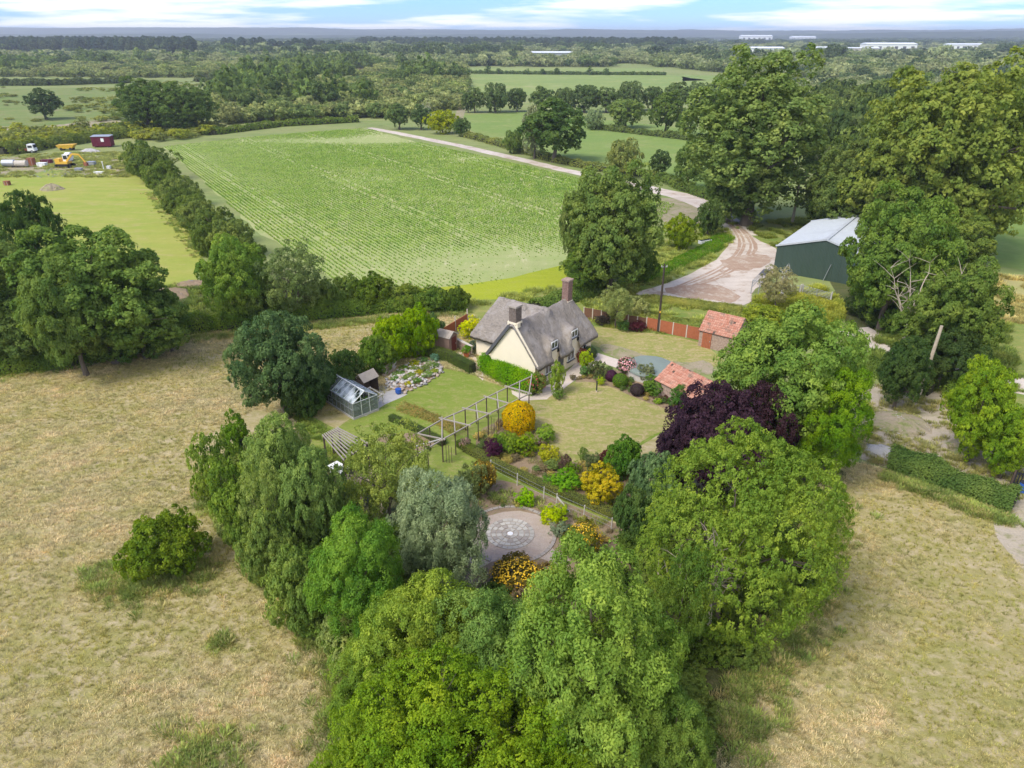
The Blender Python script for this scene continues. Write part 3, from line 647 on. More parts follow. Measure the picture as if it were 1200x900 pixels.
# ------------------------------------------------------------------ the cottage
HO, HU, HV = Vector((2.3, 63.5, 0)), Vector((.607, .795, 0)), Vector((-.795, .607, 0))
HRZ = math.atan2(.795, .607)
def cottage():
    root = thing('thatched_cottage', HO, 'cream rendered cottage with a grey thatched roof and two chimneys', 'cottage', rz=HRZ)   # local x = along the ridge, y = to the rear
    ridge, wall_h = 6.5, 2.75
    UL, WU0, WU1, WV = 10.6, 2.8, 8.2, 10.0
    def roof_z(u, v):
        front = 2.35 + (v + .5) * (ridge - 2.35) / 3.3; rear = 2.35 + (6.1 - v) * (ridge - 2.35) / 3.3
        hip = 2.5 + (11.5 - u) * 3.0
        a = np.minimum(np.minimum(front, rear), hip) - .12 * np.exp(-((v - 2.8) / .35) ** 2)
        a = a - .18 * np.exp(-((u - 5.0) / 2.4) ** 2) * (v > -1)
        wl = 2.4 + (u - (WU0 - .45)) * 4.0 / 3.1; wr = 2.4 + ((WU1 + .45) - u) * 4.0 / 3.1; wh = 2.5 + (WV + .6 - v) * 2.2
        b = np.minimum(np.minimum(wl, wr), np.minimum(wh, 6.35)); b = np.where(v > 2.2, b, -9)
        k = .35; z = np.logaddexp(a / k, b / k) * k
        for uc in (3.3, 7.05):   # thatch lifted over the dormer windows
            e = 4.28 - ((u - uc) / 1.5) ** 2 * 1.1 - ((u - uc) / 1.05) ** 4 * .5 + .25 * (v - .1)
            e = np.where((v > -.2) & (v < 1.9), e, -9); z = np.logaddexp(z / .12, e / .12) * .12
        return z
    du = .125; us = np.arange(-.14, 11.5, du); vs = np.arange(-.5, WV + .6, du)
    U, Vv = np.meshgrid(us, vs, indexing='ij')
    hip_in = (U <= 11.35)
    mask = (((Vv >= -.52) & (Vv <= 6.1) & hip_in) | ((U >= WU0 - .45) & (U <= WU1 + .45) & (Vv > 2.0)))
    for uc in (3.3, 7.05): mask &= ~((np.abs(U - uc) < .62) & (Vv < -.02))
    Z = roof_z(U, Vv) + (value_noise(U * 7 + 40, Vv * 7, 3.0, 5) - .5) * .13 + (value_noise(U * 7 + 40, Vv * 7, 1.0, 6) - .5) * .05
    idx = -np.ones(U.shape, int); idx[mask] = np.arange(mask.sum())
    n = int(mask.sum()); top = np.stack([U[mask], Vv[mask], Z[mask]], 1)
    thick = .34; low = top.copy(); low[:, 2] -= thick
    v = np.concatenate([top, low]); f = []
    I, J = U.shape; cell = mask[:-1, :-1] & mask[1:, :-1] & mask[1:, 1:] & mask[:-1, 1:]
    for i in range(I - 1):
        for j in range(J - 1):
            if not cell[i, j]: continue
            q = (idx[i, j], idx[i + 1, j], idx[i + 1, j + 1], idx[i, j + 1]); f.append(q); f.append(tuple(n + x for x in reversed(q)))
            for (di, dj, a, b) in ((0, -1, 0, 1), (1, 0, 1, 2), (0, 1, 2, 3), (-1, 0, 3, 0)):
                ii, jj = i + di, j + dj
                if ii < 0 or jj < 0 or ii >= I - 1 or jj >= J - 1 or not cell[ii, jj]: f.append((q[b], q[a], n + q[a], n + q[b]))
    roof = link('roof', arr_mesh('roof', v, f, M['thatch'], smooth=False), root)
    for p in roof.data.polygons: p.use_smooth = True
    # walls: gable prism and rear wing, tops tucked in the thatch
    w = MB(); T = .25
    sh = .22
    w.v += [(0, 0, 0), (0, 5.6, 0), (0, 5.6, 2.45), (0, 2.8, 6.25), (0, 0, 2.6), (UL, 0, 0), (UL, 5.6, 0), (UL, 5.6, 2.45), (UL, 2.8, 4.4), (UL, 0, 2.6)]
    w.f += [(0, 1, 2, 3, 4), (5, 9, 8, 7, 6), (0, 4, 9, 5), (1, 6, 7, 2)]
    w.build('wall', M['cream'], root)
    # gable parapet: pale coping up the front slope, dark bar on the rear slope coloured as the shade under the thatch
    MB().bar((-.05, -.35, 2.5), (-.05, 2.5, 6.25), .16, .12).build('coping', M['cream'], root)
    MB().bar((-.2, 6.1, 2.2), (-.2, 3.1, 6.1), .12, .3).build('barge_or_shade_bar', M['lead'], root)
    w = MB().box(((WU0 + WU1) / 2, 7.8, 1.25), (WU1 - WU0, 4.41, 2.5)); w.build('wing_wall', M['cream'], root)
    # upstands of wall under the dormers
    for uc in (3.3, 7.05):
        MB().box((uc, .12, 2.95), (1.16, .24, .7)).build('dormer_wall', M['cream'], root)
    def window(u0, u1, z0, z1, lights, sill=True, v=-.0):
        fr = MB(); t = .07; y = v - .03
        for a, b in (((u0, y, z0), (u0, y, z1)), ((u1, y, z0), (u1, y, z1)), ((u0, y, z1), (u1, y, z1)), ((u0, y, z0), (u1, y, z0))): fr.bar(a, b, .09, .1)
        for k in range(1, lights):
            x = u0 + (u1 - u0) * k / lights; fr.bar((x, y, z0), (x, y, z1), .08, .1)
        f = fr.build('window', M['white'], root)
        for k in range(lights):
            a = u0 + (u1 - u0) * k / lights + .05; b = u0 + (u1 - u0) * (k + 1) / lights - .05
            MB().box(((a + b) / 2, y + .01, (z0 + z1) / 2), (b - a, .03, z1 - z0 - .08)).build('pane', M['glassd'], f)
        MB().box(((u0 + u1) / 2, y - .06, z0 - .1), (u1 - u0 + .2, .2, .09)).build('sill', M['lead'], f)
    window(2.76, 3.84, 3.3, 4.02, 2); window(6.51, 7.59, 3.3, 4.02, 2)
    window(5.85, 7.1, .85, 1.95, 2); window(1.75, 2.85, .85, 1.95, 2); window(8.9, 9.5, 1.0, 1.8, 1)
    d = MB().box((4.6, -.02, 1.0), (.95, .09, 2.0)).build('door', M['lead'], root); MB().box((4.95, -.09, 1.0), (.06, .06, .12)).build('handle', M['steel'], d)
    # chimneys
    def chimney(u, v, wu, wv, z0, z1, m, cap):
        c = MB().box((u, v, (z0 + z1) / 2), (wu, wv, z1 - z0)).build('chimney', m, root)
        MB().box((u, v, z1 + .07), (wu + .16, wv + .16, .18)).build('cap', cap, c)
        MB().box((u, v, z0 + .62), (wu + .1, wv + .1, .22)).build('flashing', M['cream'], c)
    chimney(.42, 2.8, .95, .85, 5.75, 8.0, M['darkbrick'], M['shedroof'])
    chimney(9.75, 2.8, .85, .8, 5.3, 8.25, M['brick'], M['shedbrick'])
    MB().box((.2, 2.8, 6.2), (.5, 1.25, .5)).build('chimney_base', M['cream'], root)
cottage()

# ------------------------------------------------------------------ sheds and outbuildings (all square to the cottage)
def gable_shed(name, origin, ax, ay, L, Wd, eave, ridge, wall_m, roof_m, label, cat, door=None, roof_parts='roof', over=.12, tiles=False, group=None):
    """origin: corner; ax: direction of the ridge, ay: across. door: (along ay from, width, height, material) in the end wall at ax=0"""
    ax = Vector(ax).normalized(); rz = math.atan2(ax.y, ax.x); root = thing(name, (origin[0], origin[1], 0), label, cat, group, rz)
    s = 1 if ay[0] * -ax.y + ay[1] * ax.x > 0 else -1
    wl = MB(); y0, y1, ym = 0, s * Wd, s * Wd / 2
    wl.v += [(0, y0, 0), (0, y1, 0), (0, y1, eave), (0, ym, ridge - .05), (0, y0, eave), (L, y0, 0), (L, y1, 0), (L, y1, eave), (L, ym, ridge - .05), (L, y0, eave)]
    wl.f += [(0, 1, 2, 3, 4), (5, 9, 8, 7, 6), (0, 4, 9, 5), (1, 6, 7, 2)]
    wl.build('wall', wall_m, root)
    sl = (ridge - eave) / (Wd / 2)
    for sd in (0, 1):
        ye = (y0 - s * over) if sd == 0 else (y1 + s * over); ze = eave - sl * over
        if not tiles:
            MB().quad8([(-over, ye, ze), (L + over, ye, ze), (L + over, ym, ridge), (-over, ym, ridge), (-over, ye, ze + .06), (L + over, ye, ze + .06), (L + over, ym, ridge + .06), (-over, ym, ridge + .06)]).build('roof', roof_m, root)
        else:
            MB().quad8([(-over, ye, ze - .03), (L + over, ye, ze - .03), (L + over, ym, ridge - .03), (-over, ym, ridge - .03), (-over, ye, ze), (L + over, ye, ze), (L + over, ym, ridge), (-over, ym, ridge)]).build('roof', M['darktimber'], root)
            rt = tile_field((-over, ye, ze), (L + over, ye, ze), (-over, ym, ridge), random.Random(len(name) + sd))
            link('roof_tiles', rt, root)['kind'] = 'stuff'
    if door:
        a, wd_, h, dm = door
        d = MB().box((-.03, s * (a + wd_ / 2), h / 2), (.07, wd_, h)).build('door', dm, root)
        for k in range(1, 4): MB().box((-.07, s * (a + wd_ * k / 4), h / 2), (.012, .02, h * .98)).build('board_joint', M['darktimber'], d)
        MB().box((-.1, s * (a + wd_ * .8), h * .5), (.05, .05, .14)).build('handle', M['steel'], d)
    return root
def tile_field(a, b, c, r, tw=.24, th=.3):
    """clay tiles over the rectangle a-b (eave) to c (above a)"""
    a, b, c = Vector(a), Vector(b), Vector(c); L = (b - a).length; S = (c - a).length; e = (b - a) / L; u = (c - a) / S; nn = e.cross(u)
    if nn.z < 0: nn = -nn
    v, f, lv = [], [], []; ni = int(L / tw); nj = int(S / th)
    for j in range(nj + 1):
        for i in range(ni):
            if r.random() < .012: continue
            o = a + e * (i * tw + (j % 2) * .04) + u * (j * th) + nn * (.02 + r.uniform(0, .012)); k = r.uniform(-.01, .01)
            hh = th * 1.15 if j < nj else th * .6
            p = [o + nn * .035, o + e * tw * .5 + nn * .06, o + e * tw * .94 + nn * .03, o + e * (tw * .94 + k) + u * hh, o + e * tw * .5 + u * hh + nn * .02, o + u * hh]
            b0 = len(v); v += [tuple(q) for q in p]; f += [(b0, b0 + 1, b0 + 4, b0 + 5), (b0 + 1, b0 + 2, b0 + 3, b0 + 4)]; x = r.random(); lv += [x, x]
            v += [tuple(q - nn * .05) for q in p[:3]]; f += [(b0 + 6, b0 + 7, b0 + 1, b0), (b0 + 7, b0 + 8, b0 + 2, b0 + 1)]; lv += [x, x]
    return arr_mesh('roof_tiles', v, f, M['tiles'], lv)
gable_shed('brick_shed', (21.3, 74.3), (.795, -.607), (.607, .795), 4.2, 4.2, 2.0, 3.7, M['shedbrick'], None, 'small brick shed with clay tiled roof beside the orange fence', 'shed', None, tiles=True)
def shed_door():
    # the orange plank door is in the long side towards the lawn
    root = [o for o in bpy.data.objects if o.name.startswith('brick_shed')][0]
    d = MB().box((.95, -.05, .9), (1.05, .08, 1.8)).build('door', M['orangefence'], root)
    for k in range(1, 6): MB().box((.425 + 1.05 * k / 6, -.1, .9), (.02, .012, 1.76)).build('board_joint', M['brownfence'], d)
    MB().box((1.35, -.12, .9), (.06, .05, .14)).build('handle', M['steel'], d)
shed_door()
gable_shed('tiled_outbuilding', (14.1, 62.0), (.56, -.83), (.83, .56), 5.6, 4.0, 1.75, 3.05, M['shedbrick'], None, 'low brick outbuilding with old clay tiles behind the flower bed', 'outbuilding', None, tiles=True)
def garden_shed():
    o = V(509, 410); s = V(527, 414.5); ax = (s - o)
    rz = math.atan2(ax.y, ax.x); root = thing('garden_shed', o, 'small weathered wooden shed with a dark red door by the clipped hedge', 'shed', rz=rz); L, W, E_, R_ = 2.1, 1.55, 1.85, 2.35
    for i in range(int(E_ / .15)):   # boards of the long side and the ends
        z = .075 + i * .15
        MB().box((L / 2, -.01, z), (L, .03, .142)).build('board', M['shedwood'], root)
        MB().box((L + .01, .3 * W / 2 - .02, z), (.03, .34, .142)).build('board', M['shedwood'], root)
        MB().box((L + .01, W - .12, z), (.03, .22, .142)).build('board', M['shedwood'], root)
    wl = MB(); wl.v += [(.02, .02, 0), (.02, W, 0), (.02, W, E_), (.02, W / 2, R_), (.02, .02, E_), (L - .02, .02, 0), (L - .02, W, 0), (L - .02, W, E_), (L - .02, W / 2, R_), (L - .02, .02, E_)]
    wl.f += [(0, 1, 2, 3, 4), (5, 9, 8, 7, 6), (0, 4, 9, 5), (1, 6, 7, 2)]; wl.build('wall', M['shedwood'], root)
    for sy in (0, 1):
        ye = -.12 if sy == 0 else W + .12
        MB().quad8([(-.1, ye, E_ - .06), (L + .12, ye, E_ - .06), (L + .12, W / 2, R_ + .03), (-.1, W / 2, R_ + .03), (-.1, ye, E_), (L + .12, ye, E_), (L + .12, W / 2, R_ + .09), (-.1, W / 2, R_ + .09)]).build('roof', M['shedroof'], root)
        for k in range(6): x = .05 + k * .4; MB().bar((x, ye, E_ + .01), (x, W / 2, R_ + .1), .04, .03).build('batten', M['shedroof'], root)
        MB().bar((L + .13, ye, E_ - .03), (L + .13, W / 2, R_ + .06), .03, .12).build('barge_or_shade_bar', M['paletimber'], root)
    d = MB().box((L + .04, .85, .88), (.05, .8, 1.72)).build('door', simple('dark_red_door', (.14, .035, .025), .7), root)
    MB().box((L + .09, 1.15, .9), (.05, .05, .14)).build('handle', M['steel'], d)
garden_shed()
def brick_wall():
    a, b = V(536, 407), V(553, 416); d = b - a; root = thing('garden_wall', a, 'low old brick wall running from the small shed to the paving', 'wall', rz=math.atan2(d.y, d.x)); L = d.length; r = random.Random(6)
    MB().box((L / 2, 0, .5), (L, .18, 1.0)).build('wall_core', M['stone'], root)
    for j in range(8):
        for i in range(int(L / .3)):
            MB().box((.15 + i * .3 + (j % 2) * .12 - .06, -.02 + r.uniform(-.008, .008), .065 + j * .125), (.28, .22, .11)).build('brick', M['shedbrick'], root)
    MB().box((L / 2, 0, 1.05), (L + .1, .34, .1)).build('coping', M['stone'], root)
brick_wall()
def pot(px, py, label, s=1, fol=(.1, .2, .03)):
    c = V(px, py); t = thing('plant_pot', c, label, 'plant pot')
    MB().tube([(0, 0, 0), (0, 0, .38 * s), (0, 0, .42 * s)], [.17 * s, .26 * s, .29 * s], 12).build('pot', M['terracotta'], t)
    p = PROTO['shrub_c']; c_ = link('foliage', p['crown'], t, (0, 0, .36 * s)); c_.scale = (.42 * s, .42 * s, .5 * s); c_.color = (*fol, 1)
pot(546.5, 418.5, 'terracotta pot with a green plant on the paving by the brick wall', 1.4)
pot(680, 424, 'large terracotta urn of plants standing against the cottage front', 1.6, (.2, .1, .06))

# ------------------------------------------------------------------ fences, posts, poles
def panel_fence(pts, name, label, pm, h=1.5, posts=True, n=None, postm=None, group=None, ph=None):
    a, b = Vector(pts[0]), Vector(pts[1]); d = b - a; L = d.length; root = thing(name, a, label, 'fence', group, rz=math.atan2(d.y, d.x)); n = n or round(L / 1.8); wl = L / n; r = random.Random(2)
    for i in range(n):
        x0 = i * wl + .07; pw = wl - .14; pan = MB().box((x0 + pw / 2, 0, h / 2 + .05), (pw, .02, h)).build('panel', pm, root)
        k = int(pw / .2)
        for j in range(k): MB().box((x0 + pw * (j + .5) / k, -.022, h / 2 + .05), (pw / k - .02, .02, h + r.uniform(-.015, .015))).build('board', pm, pan)
        MB().box((x0 + pw / 2, -.01, h + .07), (pw, .07, .05)).build('top_rail', pm, pan)
    if posts:
        for i in range(n + 1): MB().box((i * wl, 0, (ph or h + .15) / 2), (.11, .11, ph or h + .15)).build('post', postm or M['post'], root)
panel_fence((V(757, 386), V(820, 399)), 'garden_fence', 'orange stained board fence with pale posts beside the tiled shed', M['orangefence'], 1.45, n=4)
panel_fence((V(684, 373), V(757, 386)), 'garden_fence', 'old dark brown board fence behind the back lawn', M['brownfence'], 1.35, n=7)
panel_fence((V(519, 398), V(548, 380)), 'garden_fence', 'short orange fence with pale posts behind the wooden shed', M['orangefence'], 1.3, n=2, ph=2.0)
def pole(px, py, h, label, lean=(0, 0), m='polewood', r0=.15, top=True):
    c = V(px, py); t = thing('wooden_pole', c, label, 'pole')
    MB().tube([(0, 0, -.1), (lean[0] / 2, lean[1] / 2, h / 2), (lean[0], lean[1], h)], [r0, r0 * .85, r0 * .7], 10).build('shaft', M[m], t)
    if top:
        MB().box((lean[0], lean[1] - .0, h - .35), (.7, .08, .08)).build('cross_arm', M['steel'], t)
        for s in (-.3, .3): MB().tube([(lean[0] + s, lean[1], h - .31), (lean[0] + s, lean[1], h - .12)], [.05, .04], 8).build('insulator', M['post'], t)
        MB().box((0, -.16, 2.6), (.18, .02, .25)).build('sign_plate', M['yellow'], t)
pole(771, 389, 8.4, 'tall dark utility pole standing at the back fence')
pole(1075, 468, 7.6, 'bare pale timber pole rising from ivy beside the lane', (.5, .3), 'deadwood', .2, False)
def lawn_post():
    c = V(699, 459.5); t = thing('lawn_post', c, 'short black post with a pale foot on the dry lawn', 'post')
    MB().tube([(0, 0, .18), (0, 0, 1.15)], [.07, .07], 10).build('shaft', M['black'], t); MB().tube([(0, 0, 0), (0, 0, .2)], [.075, .07], 10).build('foot', M['post'], t)
    MB().tube([(0, 0, 1.15), (0, 0, 1.22)], [.09, .05], 10).build('cap', M['black'], t)
lawn_post()
def wire_fence():
    px = [(560, 530), (585, 545), (606, 570), (637, 585), (652, 592), (684, 607)]; px = [(575, 553), (606, 569), (637, 585), (652, 593), (684, 607), (716, 622)]
    P = [V(*p) for p in px]; root = thing('wire_fence', P[0], 'thin wire fence on pale posts below the low clipped hedge', 'fence')
    for i, p in enumerate(P):
        q = p - P[0]; MB().tube([q, q + Vector((.03, 0, 1.15))], [.05, .045], 7).build('post', M['paletimber'], root)
    for z in (.35, .7, 1.05):
        m = MB()
        for i in range(len(P) - 1): m.bar(P[i] - P[0] + Vector((0, 0, z)), P[i + 1] - P[0] + Vector((0, 0, z)), .012)
        m.build('wire', M['steel'], root)
    q = P[3] - P[0]; MB().bar(q + Vector((0, 0, .9)), q + Vector((.95, -.75, .0)), .09).build('brace', M['paletimber'], root)
wire_fence()
def gates():
    def gate(a, b, label, h=1.25, posts=True):
        a, b = V(*a), V(*b); d = b - a; L = d.length; t = thing('metal_gate', a, label, 'gate', rz=math.atan2(d.y, d.x))
        for k in range(7): MB().tube([(0, 0, .12 + k * (h - .12) / 6), (L, 0, .12 + k * (h - .12) / 6)], [.028, .028], 6).build('rail', M['steel'], t)
        for k in range(3): MB().bar((L * k / 2, .03, .05), (L * k / 2, .03, h + .03), .06).build('upright', M['steel'], t)
        for x in (-.12, L + .12):
            if posts: MB().tube([(x, 0, 0), (x, 0, h + .2)], [.1, .09], 8).build('post', M['paletimber'], t)
    gate((940, 345), (972, 354), 'galvanised field gate under the green barn, nearest the dark trees')
    gate((898, 342), (936, 345), 'galvanised gate behind the pale leafless bush in front of the barn')
    # cattle crush: a frame of pale tube and grey sheet
    c = V(884, 345); e = V(897, 331); d = e - c; t = thing('cattle_race', c, 'grey metal cattle frame standing open on the edge of the gravel yard', 'frame', rz=math.atan2(d.y, d.x)); L = d.length
    for x in (0, L):
        for y in (-.5, .5): MB().tube([(x, y, 0), (x, y, 1.9)], [.06, .06], 7).build('leg', M['steel'], t)
        MB().bar((x, -.5, 1.9), (x, .5, 1.9), .1).build('cross_bar', M['steel'], t)
    for y in (-.5, .5):
        for z in (1.0, 1.45, 1.85): MB().bar((0, y, z), (L, y, z), .07).build('side_rail', M['steel'], t)
    MB().box((L * .75, 0, 1.93), (L * .5, 1.05, .04)).build('roof_sheet', M['lead'], t)
gates()

# ------------------------------------------------------------------ green barn
def barn():
    ax, gx = Vector((.585, .81, 0)), Vector((.81, -.585, 0)); O = Vector((39.3, 102.6, 0)); L, W, E_, R_ = 18.5, 13.2, 3.95, 5.8
    root = thing('metal_barn', O, 'dark green sheet clad barn with a pale grey roof beside the gravel yard', 'barn', rz=math.atan2(ax.y, ax.x))   # x along ridge, y across (to the left = -)
    sg = -1
    def zt(y): return E_ + (R_ - E_) * (1 - abs(y - W / 2) / (W / 2))
    # corrugated gable and side sheets, about a metre wide each
    def corr(name, a, b, zf, m, parent, nrib=5):
        a, b = Vector(a), Vector(b); d = (b - a); Ln = d.length; d.normalize(); nn = Vector((d.y, -d.x, 0)); v, f = [], []; k = nrib * 4
        for i in range(k + 1):
            t = i / k; off = .035 if i % 4 in (0, 3) else 0; p = a + d * Ln * t + nn * off; v += [(p.x, p.y, .02), (p.x, p.y, zf(p) - .02)]
        for i in range(k): f.append((2 * i, 2 * i + 2, 2 * i + 3, 2 * i + 1))
        link(name, arr_mesh(name, v, f, m), parent)
    for i in range(13):
        y0, y1 = W * i / 13, W * (i + 1) / 13
        for X in (0, L): corr('cladding_sheet', (X, sg * y0 + .0, 0), (X, sg * (y1 - .01), 0), lambda p: zt(abs(p.y)), M['barngreen'], root)
    for i in range(18):
        x0, x1 = L * i / 18, L * (i + 1) / 18
        for Y in (0, sg * W): corr('cladding_sheet', (x0, Y, 0), (x1 - .01, Y, 0), lambda p: E_, M['barngreen'], root)
    for sd in (0, 1):
        y0 = -.15 if sd == 0 else W + .15
        for i in range(18):
            x0, x1 = -.1 + (L + .2) * i / 18, -.1 + (L + .2) * (i + 1) / 18; k = 16; v, f = [], []
            for q in range(k + 1):
                x = x0 + (x1 - x0) * q / k * .995; off = .04 if q % 4 in (0, 3) else 0
                v += [(x, sg * y0, E_ - .03 + off), (x, sg * W / 2, R_ + .02 + off)]
            for q in range(k): f.append((2 * q, 2 * q + 2, 2 * q + 3, 2 * q + 1))
            link('roof_sheet', arr_mesh('roof_sheet', v, f, M['barnroof']), root)
    for X in (-.13, L + .13):
        for sd in (0, 1):
            y0 = -.2 if sd == 0 else W + .2; MB().bar((X, sg * y0, E_ + .0), (X, sg * W / 2, R_ + .08), .1, .22).build('barge_flashing', M['barnroof'], root)
    MB().bar((-.15, sg * W / 2, R_ + .09), (L + .15, sg * W / 2, R_ + .09), .5, .07).build('ridge_cap', M['barnroof'], root)
    for Y in (.12, -W - .12): MB().bar((0, Y, E_ - .12), (L, Y, E_ - .12), .16, .14).build('gutter', M['lead'], root)
    d = MB().box((-.07, sg * 10.2, 1.1), (.06, 1.0, 2.2)).build('door', M['barngreen'], root); MB().box((-.12, sg * 10.55, 1.1), (.06, .06, .16)).build('handle', M['steel'], d)
    MB().bar((-.4, sg * 7.3, 0), (-.1, sg * 7.9, 2.5), .08, .05).build('leaning_strip', M['steel'], root)
barn()

# ------------------------------------------------------------------ greenhouse, fruit frame, pergolas
def greenhouse():
    A, B = V(381, 470), V(415, 492); d = B - A; L = d.length; W, E_, R_ = 2.7, 1.65, 2.5
    t = thing('greenhouse', A, 'glass greenhouse with whitened roof panes behind the lawn', 'greenhouse', rz=math.atan2(d.y, d.x)); n = 7
    MB().box((L / 2, -.0, .1), (L + .1, .12, .2)).build('base_kerb', M['concrete'], t); MB().box((L / 2, W, .1), (L + .1, .12, .2)).build('base_kerb', M['concrete'], t)
    MB().box((0, W / 2, .1), (.12, W, .2)).build('base_kerb', M['concrete'], t); MB().box((L, W / 2, .1), (.12, W, .2)).build('base_kerb', M['concrete'], t)
    s = L / n
    for i in range(n + 1):
        x = i * s
        for y in (0, W): MB().bar((x, y, .2), (x, y, E_), .045).build('bar', M['steel'], t)
        for y in (0, W): MB().bar((x, y, E_), (x, W / 2, R_), .045).build('bar', M['white'], t)
    for y in (0, W): MB().bar((0, y, E_), (L, y, E_), .08).build('eave_rail', M['steel'], t)
    for y in (0, W): MB().bar((0, y, .95), (L, y, .95), .05).build('middle_rail', M['steel'], t)
    MB().bar((0, W / 2, R_), (L, W / 2, R_), .09).build('ridge_rail', M['white'], t)
    for x in (0, L):
        MB().bar((x, 0, E_), (x, W, E_), .05).build('tie', M['white'], t)
        for y in (.9, 1.8): MB().bar((x, y, .2), (x, y, E_ + .55), .045).build('bar', M['white'], t)
        for k, (y0, y1) in enumerate(((.03, .87), (.93, 1.77), (1.83, W - .03))): MB().box((x, (y0 + y1) / 2, .95), (.012, y1 - y0, 1.38)).build('pane', M['glass2'], t)
    for i in range(n):
        x0, x1 = i * s + .03, (i + 1) * s - .03
        for k, y in enumerate((0, W)):
            MB().box(((x0 + x1) / 2, y, .56), (x1 - x0, .012, .7)).build('pane', M['glass2'], t); MB().box(((x0 + x1) / 2, y, 1.3), (x1 - x0, .012, .62)).build('pane', M['glass2'], t)
            if k == 0 and i in (0,) : continue       # an open roof light
            MB().quad8([(x0, y, E_ + .03), (x1, y, E_ + .03), (x1, W / 2, R_ + .0), (x0, W / 2, R_ + .0), (x0, y, E_ + .045), (x1, y, E_ + .045), (x1, W / 2, R_ + .015), (x0, W / 2, R_ + .015)]).build('pane', M['glass'] if i > 1 or k else M['glass2'], t)
    MB().quad8([(.05, .5, 2.25), (s - .03, .5, 2.25), (s - .03, W / 2, R_ + .03), (.05, W / 2, R_ + .03), (.05, .5, 2.27), (s - .03, .5, 2.27), (s - .03, W / 2, R_ + .05), (.05, W / 2, R_ + .05)]).build('roof_light', M['glass2'], t)
    MB().box((L / 2, .55, .75), (L - .4, .7, .05)).build('bench', M['paletimber'], t)
    for k in range(7):
        p = PROTO['shrub_c']; f = link('potted_plant', p['crown'], t, (.5 + k * .6, .55 if k % 2 else 2.0, .75 if k % 2 else .0)); f.scale = (.4, .4, .5 if k % 2 else 1.0); f.color = (.1, .2, .04, 1)
greenhouse()
def cold_frame():
    A, B = V(424, 487), V(449, 473); d = B - A; L = d.length; t = thing('fruit_frame', A, 'open pale timber frame joining the greenhouse to the concrete yard', 'frame', rz=math.atan2(d.y, d.x))
    for x in (0, L / 3, L * 2 / 3, L):
        for y in (0, 1.6): MB().bar((x, y, 0), (x, y, 1.3 if y else 1.0), .07).build('post', M['paletimber'], t)
    for y, z in ((0, 1.0), (1.6, 1.3), (0, .5)): MB().bar((-.1, y, z), (L + .1, y, z), .08).build('rail', M['paletimber'], t)
    for x in (0, L / 3, L * 2 / 3, L): MB().bar((x, 0, 1.0), (x, 1.6, 1.3), .06).build('rafter', M['paletimber'], t)
    for i, x in enumerate((.5, 1.2, 1.9, 2.5)):
        f = link('plant', PROTO['shrub_c']['crown'], t, (x, .8, 0)); f.scale = (.5, .5, .8); f.color = (.07, .12, .03, 1)
    # the grey mesh cage with a pale hood
    c = V(431, 460); r = thing('netted_cage', c, 'dark netted cage with a pale pointed hood beside the rockery', 'cage', rz=HRZ - math.pi / 2)
    for x in (-.6, .6):
        for y in (-.9, .9): MB().bar((x, y, 0), (x, y, 1.7), .06).build('post', M['darktimber'], r)
    for y in (-.9, .9):
        for z in (.9, 1.7): MB().bar((-.6, y, z), (.6, y, z), .05).build('rail', M['darktimber'], r)
        MB().box((0, y, .85), (1.15, .02, 1.6)).build('net', M['darktimber'], r)
    MB().box((-.6, 0, .85), (.02, 1.75, 1.6)).build('net', M['darktimber'], r)
    MB().quad8([(-.75, -1, 1.62), (-.75, 1, 1.62), (0, 1, 2.3), (0, -1, 2.3), (-.75, -1, 1.66), (-.75, 1, 1.66), (0, 1, 2.34), (0, -1, 2.34)]).build('hood', M['shedroof'], r)
    MB().quad8([(.75, -1, 1.62), (.75, 1, 1.62), (0.01, 1, 2.3), (0.01, -1, 2.3), (.75, -1, 1.66), (.75, 1, 1.66), (0.01, 1, 2.34), (0.01, -1, 2.34)]).build('hood', M['shedroof'], r)
    c = V(467, 461.5); b = thing('blue_pot', c, 'glazed blue pot at the corner of the concrete yard', 'pot'); MB().tube([(0, 0, 0), (0, 0, .25), (0, 0, .5)], [.2, .32, .28], 14).build('body', M['bluep'], b); MB().tube([(0, 0, .49), (0, 0, .54)], [.31, .31], 14).build('rim', M['bluep'], b)
cold_frame()
